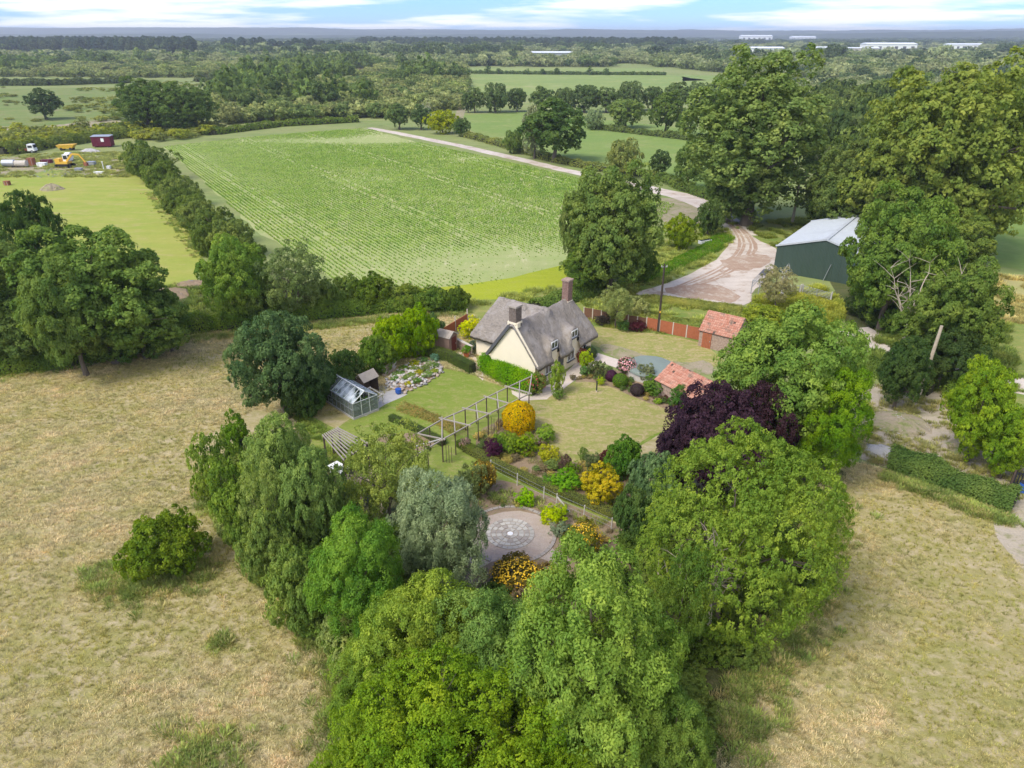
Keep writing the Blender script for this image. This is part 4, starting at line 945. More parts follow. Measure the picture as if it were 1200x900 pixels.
def pergola():
    z = 2.15
    Fp = [(488, 509), (518, 491.6), (545, 479.7), (570, 466), (594.5, 454), (623, 441)]; Np = [(483, 536), (518, 515.4), (548, 499), (572, 485.5), (596, 473.5), (620, 461.5)]
    Fw = [V(x, y, z) for x, y in Fp]; Nw = [V(x, y, z) for x, y in Np]; o = Nw[1].copy(); o.z = 0
    t = thing('rose_pergola', o, 'long pergola of grey poles crossing the garden lawn', 'pergola')
    for P in (Fw, Nw):
        for i in range(len(P) - 1): MB().bar(P[i] - o, P[i + 1] - o, .085, .1).build('rail', M['polegrey'], t)
        for p in P: q = p - o; MB().bar(Vector((q.x, q.y, 0)), q, .1).build('post', M['darktimber'], t)
    for i, (a, b) in enumerate(((0, 1), (1, 1), (1, 2), (2, 3), (3, 4), (4, 5), (5, 5))):
        A_, B_ = Fw[a] - o, Nw[b] - o; e = (B_ - A_).normalized() * .3; up = Vector((0, 0, .09))
        MB().bar(A_ - e + up, B_ + e + up, .09, .1).build('cross_bar', M['polegrey'], t)
    for i in range(5):
        for P in (Fw, Nw):
            q = (P[i] + P[i + 1]) / 2 - o; MB().bar(Vector((q.x, q.y, 0)), q, .08, .08).build('post', M['darktimber'], t)
        if i: A_, B_ = (Fw[i] + Fw[i + 1]) / 2 - o, (Nw[i] + Nw[i + 1]) / 2 - o; MB().bar(A_ + Vector((0, 0, .09)), B_ + Vector((0, 0, .09)), .08).build('cross_bar', M['polegrey'], t)
    A_, B_ = (Fw[0] + (Nw[0] - Fw[0]) * .6) - o, Nw[1] - o; MB().bar(A_ + Vector((0, 0, .09)), B_ + Vector((0, 0, .09)), .09).build('cross_bar', M['paletimber'], t)
    for i in (1, 3, 4):
        q = Nw[i] - o
        for k in range(3): MB().bar((q.x + .3 + k * .22, q.y - .1, 0), (q.x + .3 + k * .22, q.y - .1, 1.9 - .2 * k), .04).build('trellis_lath', M['darktimber'], t)
    A, B, C_, D = [V(x, y, 2.2) for x, y in ((379, 511), (397, 502), (430, 519), (402, 538))]; o = A.copy(); o.z = 0
    t = thing('slatted_arbour', o, 'weathered slatted arbour half hidden among the trees', 'arbour')
    for k in range(9):
        a = A.lerp(B, k / 8) - o; d = D.lerp(C_, k / 8) - o; e = (d - a).normalized() * .25
        MB().bar(a - e, d + e, .06, .12).build('slat', M['polegrey'], t)
    for p, q in ((A, B), (D, C_)): MB().bar(p - o - Vector((0, 0, .13)), q - o - Vector((0, 0, .13)), .1, .14).build('beam', M['darktimber'], t)
    for p in (A, B, C_, D, A.lerp(B, .5)): q = p - o; MB().bar((q.x, q.y, 0), (q.x, q.y, 2.1), .12).build('post', M['darktimber'], t)
    c = V(398, 556); t = thing('garden_table', c, 'white slatted table beneath the arbour', 'table', rz=-.7)
    for k in range(5): MB().box((0, -.4 + k * .2, .72), (1.7, .16, .04)).build('slat', M['white'], t)
    for x in (-.7, .7):
        for y in (-.35, .35): MB().bar((x, y, 0), (x, y, .7), .06).build('leg', M['white'], t)
    for (px, py, rz, lab) in ((367, 572, .4, 'white garden chair nearest the tree belt'), (389, 583, 1.2, 'white garden chair on the lower side of the arbour')):
        c = V(px, py); t = thing('garden_chair', c, lab, 'chair', rz=rz); MB().box((0, 0, .45), (.55, .55, .05)).build('seat', M['white'], t)
        for k in range(4): MB().box((-.2 + k * .135, .27, .72), (.08, .03, .5)).build('back_slat', M['white'], t)
        for x in (-.24, .24):
            for y in (-.24, .24): MB().bar((x, y, 0), (x, y, .43), .05).build('leg', M['white'], t)
            MB().bar((x, -.24, .66), (x, .27, .66), .05).build('arm', M['white'], t)
pergola()
def pool_cover():
    c = V(762, 428, 1.0); t = thing('covered_pool', (c.x, c.y, 0), 'round raised pool under a taut grey green cover beside the tiled outbuilding', 'pool'); n = 28; R = 2.45
    MB().tube([(0, 0, 0), (0, 0, 1.0)], [R, R], n, False).build('side', M['paletimber'], t)
    v = [(0, 0, 1.16)]; f = []
    for q, zz in ((.5, 1.13), (.85, 1.06), (1.03, 1.0), (1.05, .8)):
        for k in range(n): a = 2 * math.pi * k / n; v.append((R * q * math.cos(a), R * q * math.sin(a), zz - (.03 if k % 3 == 0 and q > .9 else 0)))
    for k in range(n):
        f.append((0, 1 + k, 1 + (k + 1) % n))
    me = bpy.data.meshes.new('cover'); F2 = [tuple(x) for x in f]
    for r_ in range(3):
        for k in range(n): a, b = 1 + r_ * n + k, 1 + r_ * n + (k + 1) % n; F2.append((a, a + n, b + n, b))
    me.from_pydata(v, [], F2); me.materials.append(M['cover']); link('cover', me, t)
pool_cover()

# ------------------------------------------------------------------ rockery
ROCKM = [simple('rock_' + n_, c_, .9, .3, 4, .6) for n_, c_ in (('pale', (.47, .44, .4)), ('pink', (.4, .32, .26)), ('grey', (.27, .26, .26)))]
def rocks(name, poly, n, s0, s1, seed, mats, parent, zb=.0, edge=False, zf=None):
    r = random.Random(seed); P = [G(x, y)[:2] for x, y in poly]; A = np.array(P); pts = []
    while len(pts) < n and not edge:
        x = r.uniform(A[:, 0].min(), A[:, 0].max()); y = r.uniform(A[:, 1].min(), A[:, 1].max())
        if inpoly(np.array([x]), np.array([y]), P)[0]: pts.append((x, y))
    if edge:
        for i in range(len(P) - 1):
            L = math.dist(P[i], P[i + 1]); k = max(1, int(L / edge))
            for j in range(k): t = (j + r.uniform(-.2, .2)) / k; pts.append((P[i][0] + (P[i + 1][0] - P[i][0]) * t + r.uniform(-.12, .12), P[i][1] + (P[i + 1][1] - P[i][1]) * t + r.uniform(-.12, .12)))
    bases = []
    for k in range(5):
        bm = bmesh.new(); bmesh.ops.create_icosphere(bm, subdivisions=1, radius=1)
        for v in bm.verts: v.co *= r.uniform(.75, 1.15)
        me_ = bpy.data.meshes.new('rock'); bm.to_mesh(me_); bm.free(); me_.materials.append(mats[k % len(mats)]); bases.append(me_)
    for (x, y) in pts:
        s = r.uniform(s0, s1) * (1.5 if r.random() < .12 else 1); b = r.choice(bases); z = (zf(x, y) if zf else zb)
        o = link('rock', b, parent, (x - parent.location.x, y - parent.location.y, z)); o.scale = (s, s * r.uniform(.6, 1.1), s * .6); o.rotation_euler = (r.uniform(-.3, .3), r.uniform(-.3, .3), r.uniform(0, 6))
def rockery():
    poly = [(452, 446), (462, 437), (492, 420), (515, 426), (518, 436), (498, 450), (474, 460), (454, 454)]
    c = V(486, 441); P = [G(x, y)[:2] for x, y in poly]; t = thing('rockery', (c.x, c.y, 0), 'mounded rockery of pale stones and alpine plants at the lawn edge', 'rockery')
    bm = bmesh.new(); n = len(P); Q = jitter_poly(P, .6, .05, 2); vs = [bm.verts.new((x - c.x, y - c.y, .02)) for x, y in Q]; ins = [bm.verts.new(((x - c.x) * .55, (y - c.y) * .55, .18)) for x, y in Q]; top = bm.verts.new((0, 0, .3))
    for i in range(len(Q)): j = (i + 1) % len(Q); bm.faces.new((vs[i], vs[j], ins[j], ins[i])); bm.faces.new((ins[i], ins[j], top))
    me = bpy.data.meshes.new('mound'); bm.to_mesh(me); bm.free(); me.materials.append(M['bed']); link('mound', me, t)
    def zf(x, y): return max(.08, .34 - .055 * math.dist((x, y), (c.x, c.y)))
    rocks('rock', poly, 262, .13, .27, 7, [ROCKM[0], ROCKM[0], ROCKM[1], ROCKM[0], ROCKM[2]], t, zf=zf)
    rocks('rock', [(452, 452), (474, 461), (498, 451), (519, 437), (515, 425), (508, 421)], 0, .14, .26, 8, [ROCKM[1], ROCKM[0], ROCKM[1], ROCKM[2], ROCKM[1]], t, .12, edge=.4)
    r = random.Random(9)
    for (px, py, s, col) in ((470, 440, .5, (.12, .2, .05)), (485, 428, .7, (.3, .32, .03)), (478, 452, .5, (.3, .3, .03)), (496, 436, .8, (.12, .16, .05)), (503, 428, .6, (.16, .22, .1)), (462, 446, .5, (.1, .2, .05)), (488, 449, .6, (.1, .18, .04)), (472, 434, .6, (.16, .24, .05)), (508, 438, .6, (.2, .25, .05)), (495, 424, .7, (.12, .2, .06)), (480, 444, .7, (.14, .2, .06)), (490, 440, .6, (.28, .28, .05)), (474, 446, .5, (.12, .18, .05)), (500, 442, .7, (.15, .22, .07)), (508, 431, .7, (.12, .18, .06)), (484, 435, .6, (.17, .22, .08)), (464, 441, .6, (.13, .2, .06))):
        x, y, _ = G(px, py); o = link('alpine_plant', PROTO['shrub_c']['crown'], t, (x - c.x, y - c.y, zf(x, y) - .1)); o.scale = (s, s, s * .45); o.color = (*col, 1)
    # stone retaining wall behind
    a, b = V(449, 441), V(463, 433); d = b - a; w_ = thing('stone_wall', a, 'short rough stone wall at the back of the rockery', 'wall', rz=math.atan2(d.y, d.x))
    for j in range(4):
        for i in range(int(d.length / .45)): MB().box((.22 + i * .45 + (j % 2) * .2, r.uniform(-.03, .03), .12 + j * .24), (.42, .35, .22), r.uniform(-.05, .05)).build('stone', ROCKM[1 if r.random() < .6 else 0], w_)
rockery()
ORD = ('first', 'second', 'third', 'fourth', 'fifth', 'sixth', 'seventh', 'eighth', 'ninth', 'tenth', 'eleventh', 'twelfth', 'thirteenth')
# ------------------------------------------------------------------ hedges
def hedge_leaves(path, wd, ht, n, L, W, seed, clipped=False, lump=.25, mat_=None):
    """path: world points (first is origin). Leaves over a lumpy bank (or a clipped box)"""
    rng = np.random.default_rng(seed); P = np.array([[p[0], p[1]] for p in path]); seg = np.linalg.norm(np.diff(P, axis=0), axis=1); cum = np.concatenate([[0], np.cumsum(seg)]); T = cum[-1]
    s = rng.uniform(0, T, n); i = np.clip(np.searchsorted(cum, s) - 1, 0, len(seg) - 1); f = (s - cum[i]) / seg[i]; c = P[i] + (P[i + 1] - P[i]) * f[:, None]
    d = (P[i + 1] - P[i]) / seg[i][:, None]; nn = np.stack([-d[:, 1], d[:, 0]], 1)
    lv = value_noise(s + seed * 31, s * 0 + 3, 2.4, seed) ; lv2 = value_noise(s + 77, s * 0 + 9, .8, seed + 1)
    if clipped:
        q = rng.uniform(-1, 1, n) * (wd / 2 + ht); a = np.abs(q); top = a < wd / 2
        off = np.where(top, q, np.sign(q) * wd / 2); z = np.where(top, ht, ht - (a - wd / 2)); z = z + (lv - .5) * lump * .3; off = off + (lv2 - .5) * lump * .2
        N = np.concatenate([nn * np.where(top, 0, np.sign(q))[:, None], np.where(top, 1.0, .15)[:, None]], 1)
        end = rng.random(n) < (wd / (T + wd)) * .5
        # ends
        e1 = end & (rng.random(n) < .5); c = np.where(end[:, None], np.where(e1[:, None], P[0], P[-1]), c)
        off = np.where(end, rng.uniform(-wd / 2, wd / 2, n), off); z = np.where(end, rng.uniform(0, ht, n), z)
    else:
        th = rng.uniform(0, math.pi, n); rr = 1 + (lv - .5) * 2 * lump + (lv2 - .5) * lump
        h = ht * (.72 + .56 * lv); off = np.cos(th) * wd / 2 * rr; z = np.abs(np.sin(th)) ** .7 * h * (1 + (lv2 - .5) * lump) * rng.uniform(.85, 1.04, n)
        N = np.concatenate([nn * np.cos(th)[:, None], np.sin(th)[:, None] + .2], 1)
    X = c + nn * off[:, None]; Pt = np.concatenate([X, z[:, None]], 1); N = unit(N + rng.normal(size=N.shape) * (.3 if clipped else .5))
    Pt = Pt + rng.normal(size=Pt.shape) * (.02 if clipped else .09); Pt[:, 2] = np.maximum(Pt[:, 2], .03)
    v, fc = leaf_quads(Pt, N, L, W, rng); o = np.array([path[0][0], path[0][1], 0]); tint = np.clip(lv2 * .5 + rng.random(n) * .5, 0, 1)
    return arr_mesh('foliage', v - o, fc, mat_ or LEAF, tint)
TWIG = simple('twigs', (.05, .05, .025), .95, .4, 5, .5)
def hedge(px, wd, ht, n, L, W, color, label, seed, clipped=False, name='hedge', cat='hedge', group=None, core=True, lump=.25, world=None):
    path = world or [G(x, y) for x, y in px]; o = path[0]; t = thing(name, (o[0], o[1], 0), label, cat, group)
    h = link('foliage', hedge_leaves(path, wd, ht, n, L, W, seed, clipped, lump), t); h.color = (*color, 1)
    if core:
        k = .9 if clipped else .62; m = MB()
        for a, b in zip(path[:-1], path[1:]):
            a, b = Vector(a) - Vector(o), Vector(b) - Vector(o); a.z = b.z = ht * k / 2; m.bar(a, b, wd * k * (1 if clipped else .8), ht * k)
        m.build('stems', TWIG, t)
    return t
ASH, BRI, OAK, DRK, SIL, OLV = (.13, .19, .055), (.18, .24, .04), (.105, .15, .045), (.065, .1, .035), (.19, .235, .12), (.17, .195, .07)
hedge([(500, 416), (527, 423), (554, 437)], .95, 1.15, 9000, .085, .05, (.085, .12, .03), 'low clipped dark hedge between the rockery lawn and the small shed', 201, True)
hedge([(566, 432), (600, 452), (628, 462)], 1.5, 2.1, 12000, .15, .09, (.13, .24, .03), 'tall bright green hedge growing against the cottage gable', 202, False, lump=.12)
hedge([(545, 527), (590, 552), (640, 574), (690, 594), (728, 610)], .75, .62, 14000, .08, .05, (.15, .17, .05), 'long low clipped hedge below the shrub beds', 203, True)
hedge([(458, 492), (490, 506), (520, 522)], .6, .6, 5000, .08, .05, (.08, .12, .03), 'short low clipped hedge beside the near end of the pergola', 204, True)
hedge([(538, 522), (556, 532)], .7, .65, 2200, .08, .05, (.1, .14, .03), 'small block of clipped hedge at the foot of the pergola', 205, True)
hedge([(1040, 545), (1075, 555), (1110, 568), (1150, 583), (1186, 597)], 1.9, 1.7, 15000, .17, .11, (.1, .145, .045), 'thick dark leafy hedge between the dry meadow and the rough yard', 206, False, lump=.3)
hedge([(195, 392), (250, 386), (330, 378), (395, 370), (460, 364), (548, 362)], 2.4, 2.1, 26000, .24, .15, (.1, .15, .035), 'overgrown hedge along the top of the hay meadow', 207)
hedge([(770, 208), (800, 222), (832, 233), (862, 246), (878, 256)], 3, 1.7, 6000, .4, .3, (.1, .14, .04), 'scrubby hedge on the far bank of the gravel track', 208)
hedge([(545, 160), (590, 172), (640, 187), (700, 200), (770, 208)], 3.2, 1.7, 7000, .45, .3, (.14, .16, .05), 'low rough hedge between the gravel track and the green field', 209)
hedge([(690, 150), (740, 156), (800, 163), (850, 170)], 3.5, 1.8, 5000, .6, .4, (.1, .13, .045), 'hedge bank crossing the middle of the green field', 210)
hedge([(550, 86), (640, 87.2), (780, 88)], 7, 2.2, 4000, 1.6, 1.2, (.07, .1, .035), 'thin dark hedge line across the bright far fields', 211)
hedge([(-20, 100), (60, 100), (152, 97)], 9, 3.5, 4500, 1.6, 1.2, (.06, .08, .03), 'dark hedge line on the green heath, nearer one', 212)
hedge([(230, 96), (300, 93)], 8, 2.5, 1500, 1.4, 1.1, (.06, .08, .03), 'short dark hedge line on the heath behind the twin oaks', 213)
hedge([(720, 344), (742, 352), (800, 356), (868, 366)], 2.2, .75, 14000, .3, .06, (.24, .25, .08), 'band of long pale grass along the edge of the gravel yard', 214, name='tall_grass', cat='grass', core=False)
hedge([(700, 372), (760, 378), (820, 386)], 3.5, .7, 16000, .3, .06, (.22, .25, .08), 'rough tall grass behind the orange fence', 215, name='tall_grass', cat='grass', core=False)
hedge([(628, 364), (660, 352), (690, 345), (705, 340)], 3, 1.3, 7000, .28, .16, (.12, .17, .05), 'wild green shrubs behind the cottage roof', 216)
hedge([(745, 330), (790, 312), (832, 292), (850, 278)], 3.0, .6, 8000, .3, .1, (.1, .19, .03), 'strip of lush green weeds between the big tree and the gravel yard', 217, name='weeds', cat='weeds', core=False)
hedge([(0, 182), (60, 172), (110, 165), (150, 160)], 7, 3.0, 7000, .8, .5, (.12, .15, .04), 'bushy hedge behind the scrap vehicles', 218)
hedge([(150, 152), (250, 158), (330, 148), (420, 143)], 4, 2.2, 6000, .7, .45, (.1, .14, .035), 'scrubby hedge along the top edge of the crop field', 219)
hedge([(-60, 440), (20, 434), (90, 426), (150, 414), (200, 398)], 3.0, 2.2, 16000, .24, .15, (.1, .145, .035), 'dark brambly hedge under the spreading trees above the hay meadow', 221)
hedge([(1015, 432), (1060, 452), (1090, 462)], 2.5, 1.6, 7000, .2, .13, (.11, .15, .04), 'ragged bramble bank on the garden side of the lane', 222)
hedge([(1110, 462), (1150, 478), (1185, 505), (1230, 540)], 2.6, 1.7, 9000, .2, .13, (.12, .17, .04), 'ragged undergrowth beneath the light green oak', 223)
hedge([(470, 478), (510, 492), (540, 508)], 1.2, .5, 2500, .13, .08, (.22, .18, .07), 'low straggly plants in the bed beneath the pergola', 220, name='border_plants', cat='plants', core=False)

# ------------------------------------------------------------------ trees near the camera, each where it stands
T = tree
T('ash_a', 'ash_tree', 717, 640, 905, 205, (.165, .235, .06), 'large feathery ash tree in the middle of the nearest trees, rightmost of the ashes')
T('ash_b', 'ash_tree', 575, 700, 865, 150, (.145, .215, .065), 'blue green feathery ash tree below the round patio')
T('ash_b', 'ash_tree', 500, 678, 835, 150, (.2, .26, .06), 'light green ash tree behind the blue green one, beside the silver tree')
T('ash_a', 'ash_tree', 440, 745, 860, 120, (.14, .2, .045), 'small ash tree at the meadow edge in front of the tree belt')
T('near_broad', 'oak_tree', 520, 800, 960, 300, (.145, .215, .035), 'bright green broadleaf tree nearest the camera at the bottom')
T('near_broad', 'oak_tree', 440, 850, 985, 170, (.145, .215, .04), 'bright green tree at the very bottom beside the hay meadow')
T('near_broad', 'oak_tree', 640, 860, 985, 170, (.16, .22, .035), 'green broadleaf tree at the bottom in front of the large ash')
T('ash_a', 'ash_tree', 400, 600, 765, 125, (.12, .205, .045), 'rich green ash tree on the meadow side of the belt')
T('broad_a', 'maple_tree', 318, 487, 610, 76, (.185, .245, .08), 'grey green tree in the belt, tallest beside the dark tree and meadow')
T('broad_a', 'maple_tree', 352, 528, 660, 70, (.165, .225, .075), 'mid green tree between the tallest grey green one and the rich green ash')
T('sparse', 'maple_tree', 300, 540, 660, 56, (.19, .24, .08), 'light open tree on the meadow side of the grey green one')
T('shrub_a', 'hazel_bush', 252, 508, 598, 56, (.16, .22, .055), 'green bush at the meadow end of the tree belt', 'bush')
T('shrub_a', 'hazel_bush', 282, 540, 640, 70, (.15, .21, .05), 'second green bush along the belt from the meadow end', 'bush')
T('shrub_a', 'hazel_bush', 278, 485, 540, 40, (.1, .17, .03), 'small bush between the dark tree and the belt', 'bush')
T('bramble', 'thicket', 318, 590, 690, 76, (.16, .21, .065), 'tangled bush below the grey green tree', 'bush')
T('bramble', 'thicket', 350, 640, 740, 84, (.15, .205, .06), 'tangled bush at the foot of the rich green ash', 'bush')
T('sparse', 'birch_tree', 447, 500, 625, 95, (.2, .24, .07), 'thin yellowish green tree with bare stems beside the arbour')
T('willow', 'willow_tree', 506, 556, 700, 118, (.22, .265, .15), 'silvery willow like tree beside the round patio')
T('bramble', 'thicket', 440, 610, 700, 80, (.12, .16, .05), 'shrubby undergrowth between the silver tree and the rich green ash', 'bush')
T('bramble', 'thicket', 350, 560, 640, 70, (.13, .19, .045), 'leafy bush below the arbour chairs', 'bush')
T('shrub_b', 'bush', 553, 540, 585, 42, (.17, .2, .08), 'pale green loose shrub above the silver tree', 'shrub')
T('laurel', 'holm_oak', 856, 500, 752, 212, (.16, .22, .05), 'huge rounded olive green tree with a dense dome beside the dry meadow')
T('ash_big', 'ash_tree', 940, 360, 540, 186, (.145, .21, .055), 'broad bright green ash behind the purple tree')
T('ash_a', 'ash_tree', 985, 420, 570, 90, (.12, .2, .03), 'bright green ash limb of foliage above the start of the dark hedge')
T('broad_a', 'copper_tree', 850, 450, 575, 135, (.045, .024, .032), 'dark purple leaved tree behind the huge rounded one')
T('broad_a', 'copper_tree', 800, 488, 580, 60, (.042, .024, .034), 'smaller purple leaved tree nearest the lawn corner')
T('broad_a', 'copper_tree', 905, 450, 575, 85, (.042, .022, .026), 'purple leaved tree with reddish tips against the bright ash')
T('bramble', 'dark_shrub', 765, 530, 610, 58, (.13, .19, .085), 'blue green shrub between the golden maple and the rounded tree', 'shrub')
T('bramble', 'dark_shrub', 742, 570, 640, 50, (.09, .14, .045), 'dark green shrub hard behind the low hedge end', 'shrub')
T('sparse', 'elder_tree', 815, 640, 790, 70, (.13, .19, .05), 'thin pale tree with dead branches against the rounded tree')
T('ash_a', 'ash_tree', 800, 800, 950, 90, (.13, .185, .05), 'small ash tree at the bottom beside the dry meadow')
# around the kitchen garden
T('broad_a', 'oak_tree', 317, 368, 490, 108, (.08, .125, .05), 'dark blue green round tree on the meadow side of the greenhouse')
T('bramble', 'laurel_bush', 352, 435, 492, 50, (.06, .1, .03), 'dark bush at the foot of the dark round tree', 'bush')
T('bramble', 'laurel_bush', 372, 418, 472, 52, (.065, .11, .035), 'dark rounded bush behind the greenhouse', 'bush')
T('bramble', 'laurel_bush', 402, 408, 458, 50, (.06, .1, .03), 'dark rounded bush next along behind the netted cage', 'bush')
T('bramble', 'elder_bush', 438, 392, 440, 46, (.12, .18, .04), 'green bush behind the rockery wall', 'bush')
T('bramble', 'elder_bush', 460, 368, 425, 55, (.17, .25, .025), 'bright yellow green bush behind the rockery', 'bush')
T('bramble', 'elder_bush', 487, 358, 418, 48, (.165, .25, .03), 'bright yellow green bush beside the wooden shed', 'bush')
T('bramble', 'elder_bush', 505, 368, 402, 30, (.09, .14, .05), 'dark conical bush behind the wooden shed', 'bush')
T('shrub_a', 'golden_shrub', 551, 372, 397, 26, (.42, .45, .05), 'yellow green shrub between the orange fence and the cottage wing', 'shrub')
T('bramble', 'meadow_bush', 190, 596, 680, 92, (.115, .165, .03), 'lone green bush in the hay meadow', 'bush')
# hedgerow trees above the hay meadow
T('broad_a', 'ash_tree', 263, 276, 380, 78, (.15, .22, .055), 'light green tree in the hedgerow at the corner of the paddock')
T('sparse', 'birch_tree', 335, 283, 376, 76, (.13, .17, .065), 'open crowned tree with a forked trunk in the hedgerow')
for tx, ty, by, w_, col, lab in ((300, 322, 382, 50, OAK, 'dark bush between the two hedgerow trees'), (372, 328, 366, 50, (.12, .16, .045), 'bush beside the forked hedgerow tree'), (405, 322, 362, 50, (.13, .18, .05), 'broad bush in the hedgerow below the crop rows'), (438, 320, 362, 52, (.1, .145, .03), 'dark green bush in the middle of the hedgerow'), (475, 332, 362, 46, (.13, .17, .04), 'green bush in the hedgerow toward the cottage'), (508, 335, 364, 46, (.1, .15, .035), 'bush in the hedgerow nearest the yellow green margin'), (535, 336, 364, 34, (.09, .13, .03), 'last bush of the hedgerow behind the cottage shed')):
    T('bramble', 'hedge_bush', tx, ty, by, w_, col, lab, 'bush', 'bushes in the hedgerow above the meadow')
for k, (tx, ty, by, w_) in enumerate(((160, 162, 200, 40), (165, 178, 206, 34), (175, 170, 212, 50), (190, 188, 228, 48), (205, 205, 243, 46), (215, 218, 258, 50), (225, 225, 262, 40), (232, 232, 272, 48), (248, 243, 288, 56), (240, 262, 300, 34), (268, 255, 302, 50), (285, 275, 322, 48))):
    T(('mid_c', 'bramble')[k % 2], 'field_hedge_bush', tx, ty + 2, by, w_, ((.11, .15, .04), (.14, .175, .055), (.09, .125, .035))[k % 3], ORD[k] + ' bush from the scrap yard in the row dividing paddock and crop', 'bush', 'row of bushes between the paddock and the crop field')
# big trees on the meadow's far corner
for kind, tx, ty, by, w_, col, lab in (('broad_b', 95, 268, 425, 165, (.12, .175, .05), 'large spreading green tree in the dark group above the hay meadow'),
        ('broad_b', 20, 330, 430, 110, (.13, .18, .06), 'green tree at the picture edge above the hay meadow'),
        ('broad_a', 28, 222, 330, 66, (.055, .095, .025), 'dark topped tree rising behind the spreading group'),
        ('broad_b', 150, 330, 420, 100, (.135, .19, .055), 'green tree at the paddock end of the spreading group'),
        ('broad_a', 60, 300, 440, 100, (.115, .165, .05), 'dark green tree in the middle of the spreading group'),
        ('broad_b', -30, 270, 420, 120, (.115, .16, .05), 'tree half out of the picture beside the spreading group'),
        ('broad_a', 185, 340, 412, 50, (.08, .13, .035), 'small dark tree beside the bare earth mound')):
    T(kind, 'oak_tree', tx, ty, by, w_, col, lab)
# beyond the cottage
T('broad_b', 'chestnut_tree', 722, 192, 345, 118, (.135, .18, .055), 'big tall tree behind the cottage beside the gravel yard')
T('broad_a', 'maple_tree', 690, 210, 330, 56, (.14, .175, .06), 'tree leaning over the crop field from the big tall tree')
T('broad_a', 'maple_tree', 684, 287, 345, 58, (.11, .16, .04), 'rounded tree right behind the brick chimney')
T('bramble', 'laurel_bush', 745, 285, 330, 46, (.075, .12, .03), 'dark bush on the yard side of the big tall tree', 'bush')
T('mid_c', 'hawthorn_tree', 799, 252, 292, 42, (.14, .19, .03), 'rounded yellow green bush beside the track bend')
T('mid_c', 'hawthorn_tree', 834, 236, 276, 36, (.075, .11, .035), 'dark bush where the track enters the yard')
T('sparse', 'apple_tree', 724, 336, 384, 48, (.2, .23, .09), 'pale thin tree over the brown fence')
T('shrub_b', 'pampas_bush', 745, 345, 372, 40, (.24, .26, .11), 'pale dry bush behind the brown fence', 'shrub')
T('poplar', 'poplar_tree', 905, 58, 264, 158, (.15, .195, .065), 'tallest tree with a broad crown behind the gravel yard')
T('broad_b', 'oak_tree', 868, 150, 262, 60, (.1, .145, .045), 'lower limb tree on the field side of the tallest tree')
T('poplar_b', 'poplar_tree', 1125, 70, 300, 190, (.165, .2, .055), 'huge yellow green tree behind the barn')
T('broad_b', 'oak_tree', 1188, 90, 300, 110, (.15, .19, .05), 'tall tree at the picture edge beside the huge yellow green one')
T('broad_b', 'oak_tree', 1010, 165, 285, 90, (.12, .155, .05), 'olive green tree between the tallest tree and the barn')
T('broad_b', 'oak_tree', 975, 195, 270, 60, (.085, .12, .035), 'dark tree just behind the barn roof')
T('broad_b', 'oak_tree', 1075, 180, 300, 110, (.14, .17, .05), 'olive tree in front of the huge yellow green one')
T('broad_b', 'oak_tree', 1130, 250, 330, 80, (.14, .18, .05), 'green tree at the edge of the small green field')
T('broad_b', 'sycamore_tree', 1072, 222, 388, 116, (.12, .175, .045), 'great dark green tree standing over the barn')
T('broad_b', 'sycamore_tree', 1132, 305, 440, 100, (.12, .165, .045), 'green tree covered with dead twigs beside the lane')
T('broad_a', 'ivy_tree', 1070, 395, 478, 60, (.06, .095, .03), 'dark ivy clad clump around the bare pole')
T('broad_a', 'oak_tree', 1120, 380, 455, 70, (.06, .09, .03), 'dark tree overhanging the lane')
T('broad_a', 'oak_tree', 1172, 425, 540, 90, (.165, .235, .04), 'light green oak at the picture edge above the rough yard')
T('broad_a', 'oak_tree', 1200, 480, 560, 60, (.16, .23, .04), 'light green oak partly out of the picture over the leafy hedge')
T('sparse', 'willow_sapling', 917, 312, 362, 40, (.25, .24, .12), 'pale half bare sapling in front of the barn door')
T('bramble', 'bramble_bush', 895, 358, 385, 60, (.2, .24, .05), 'yellow green bush on the yard side of the bright ash', 'bush')
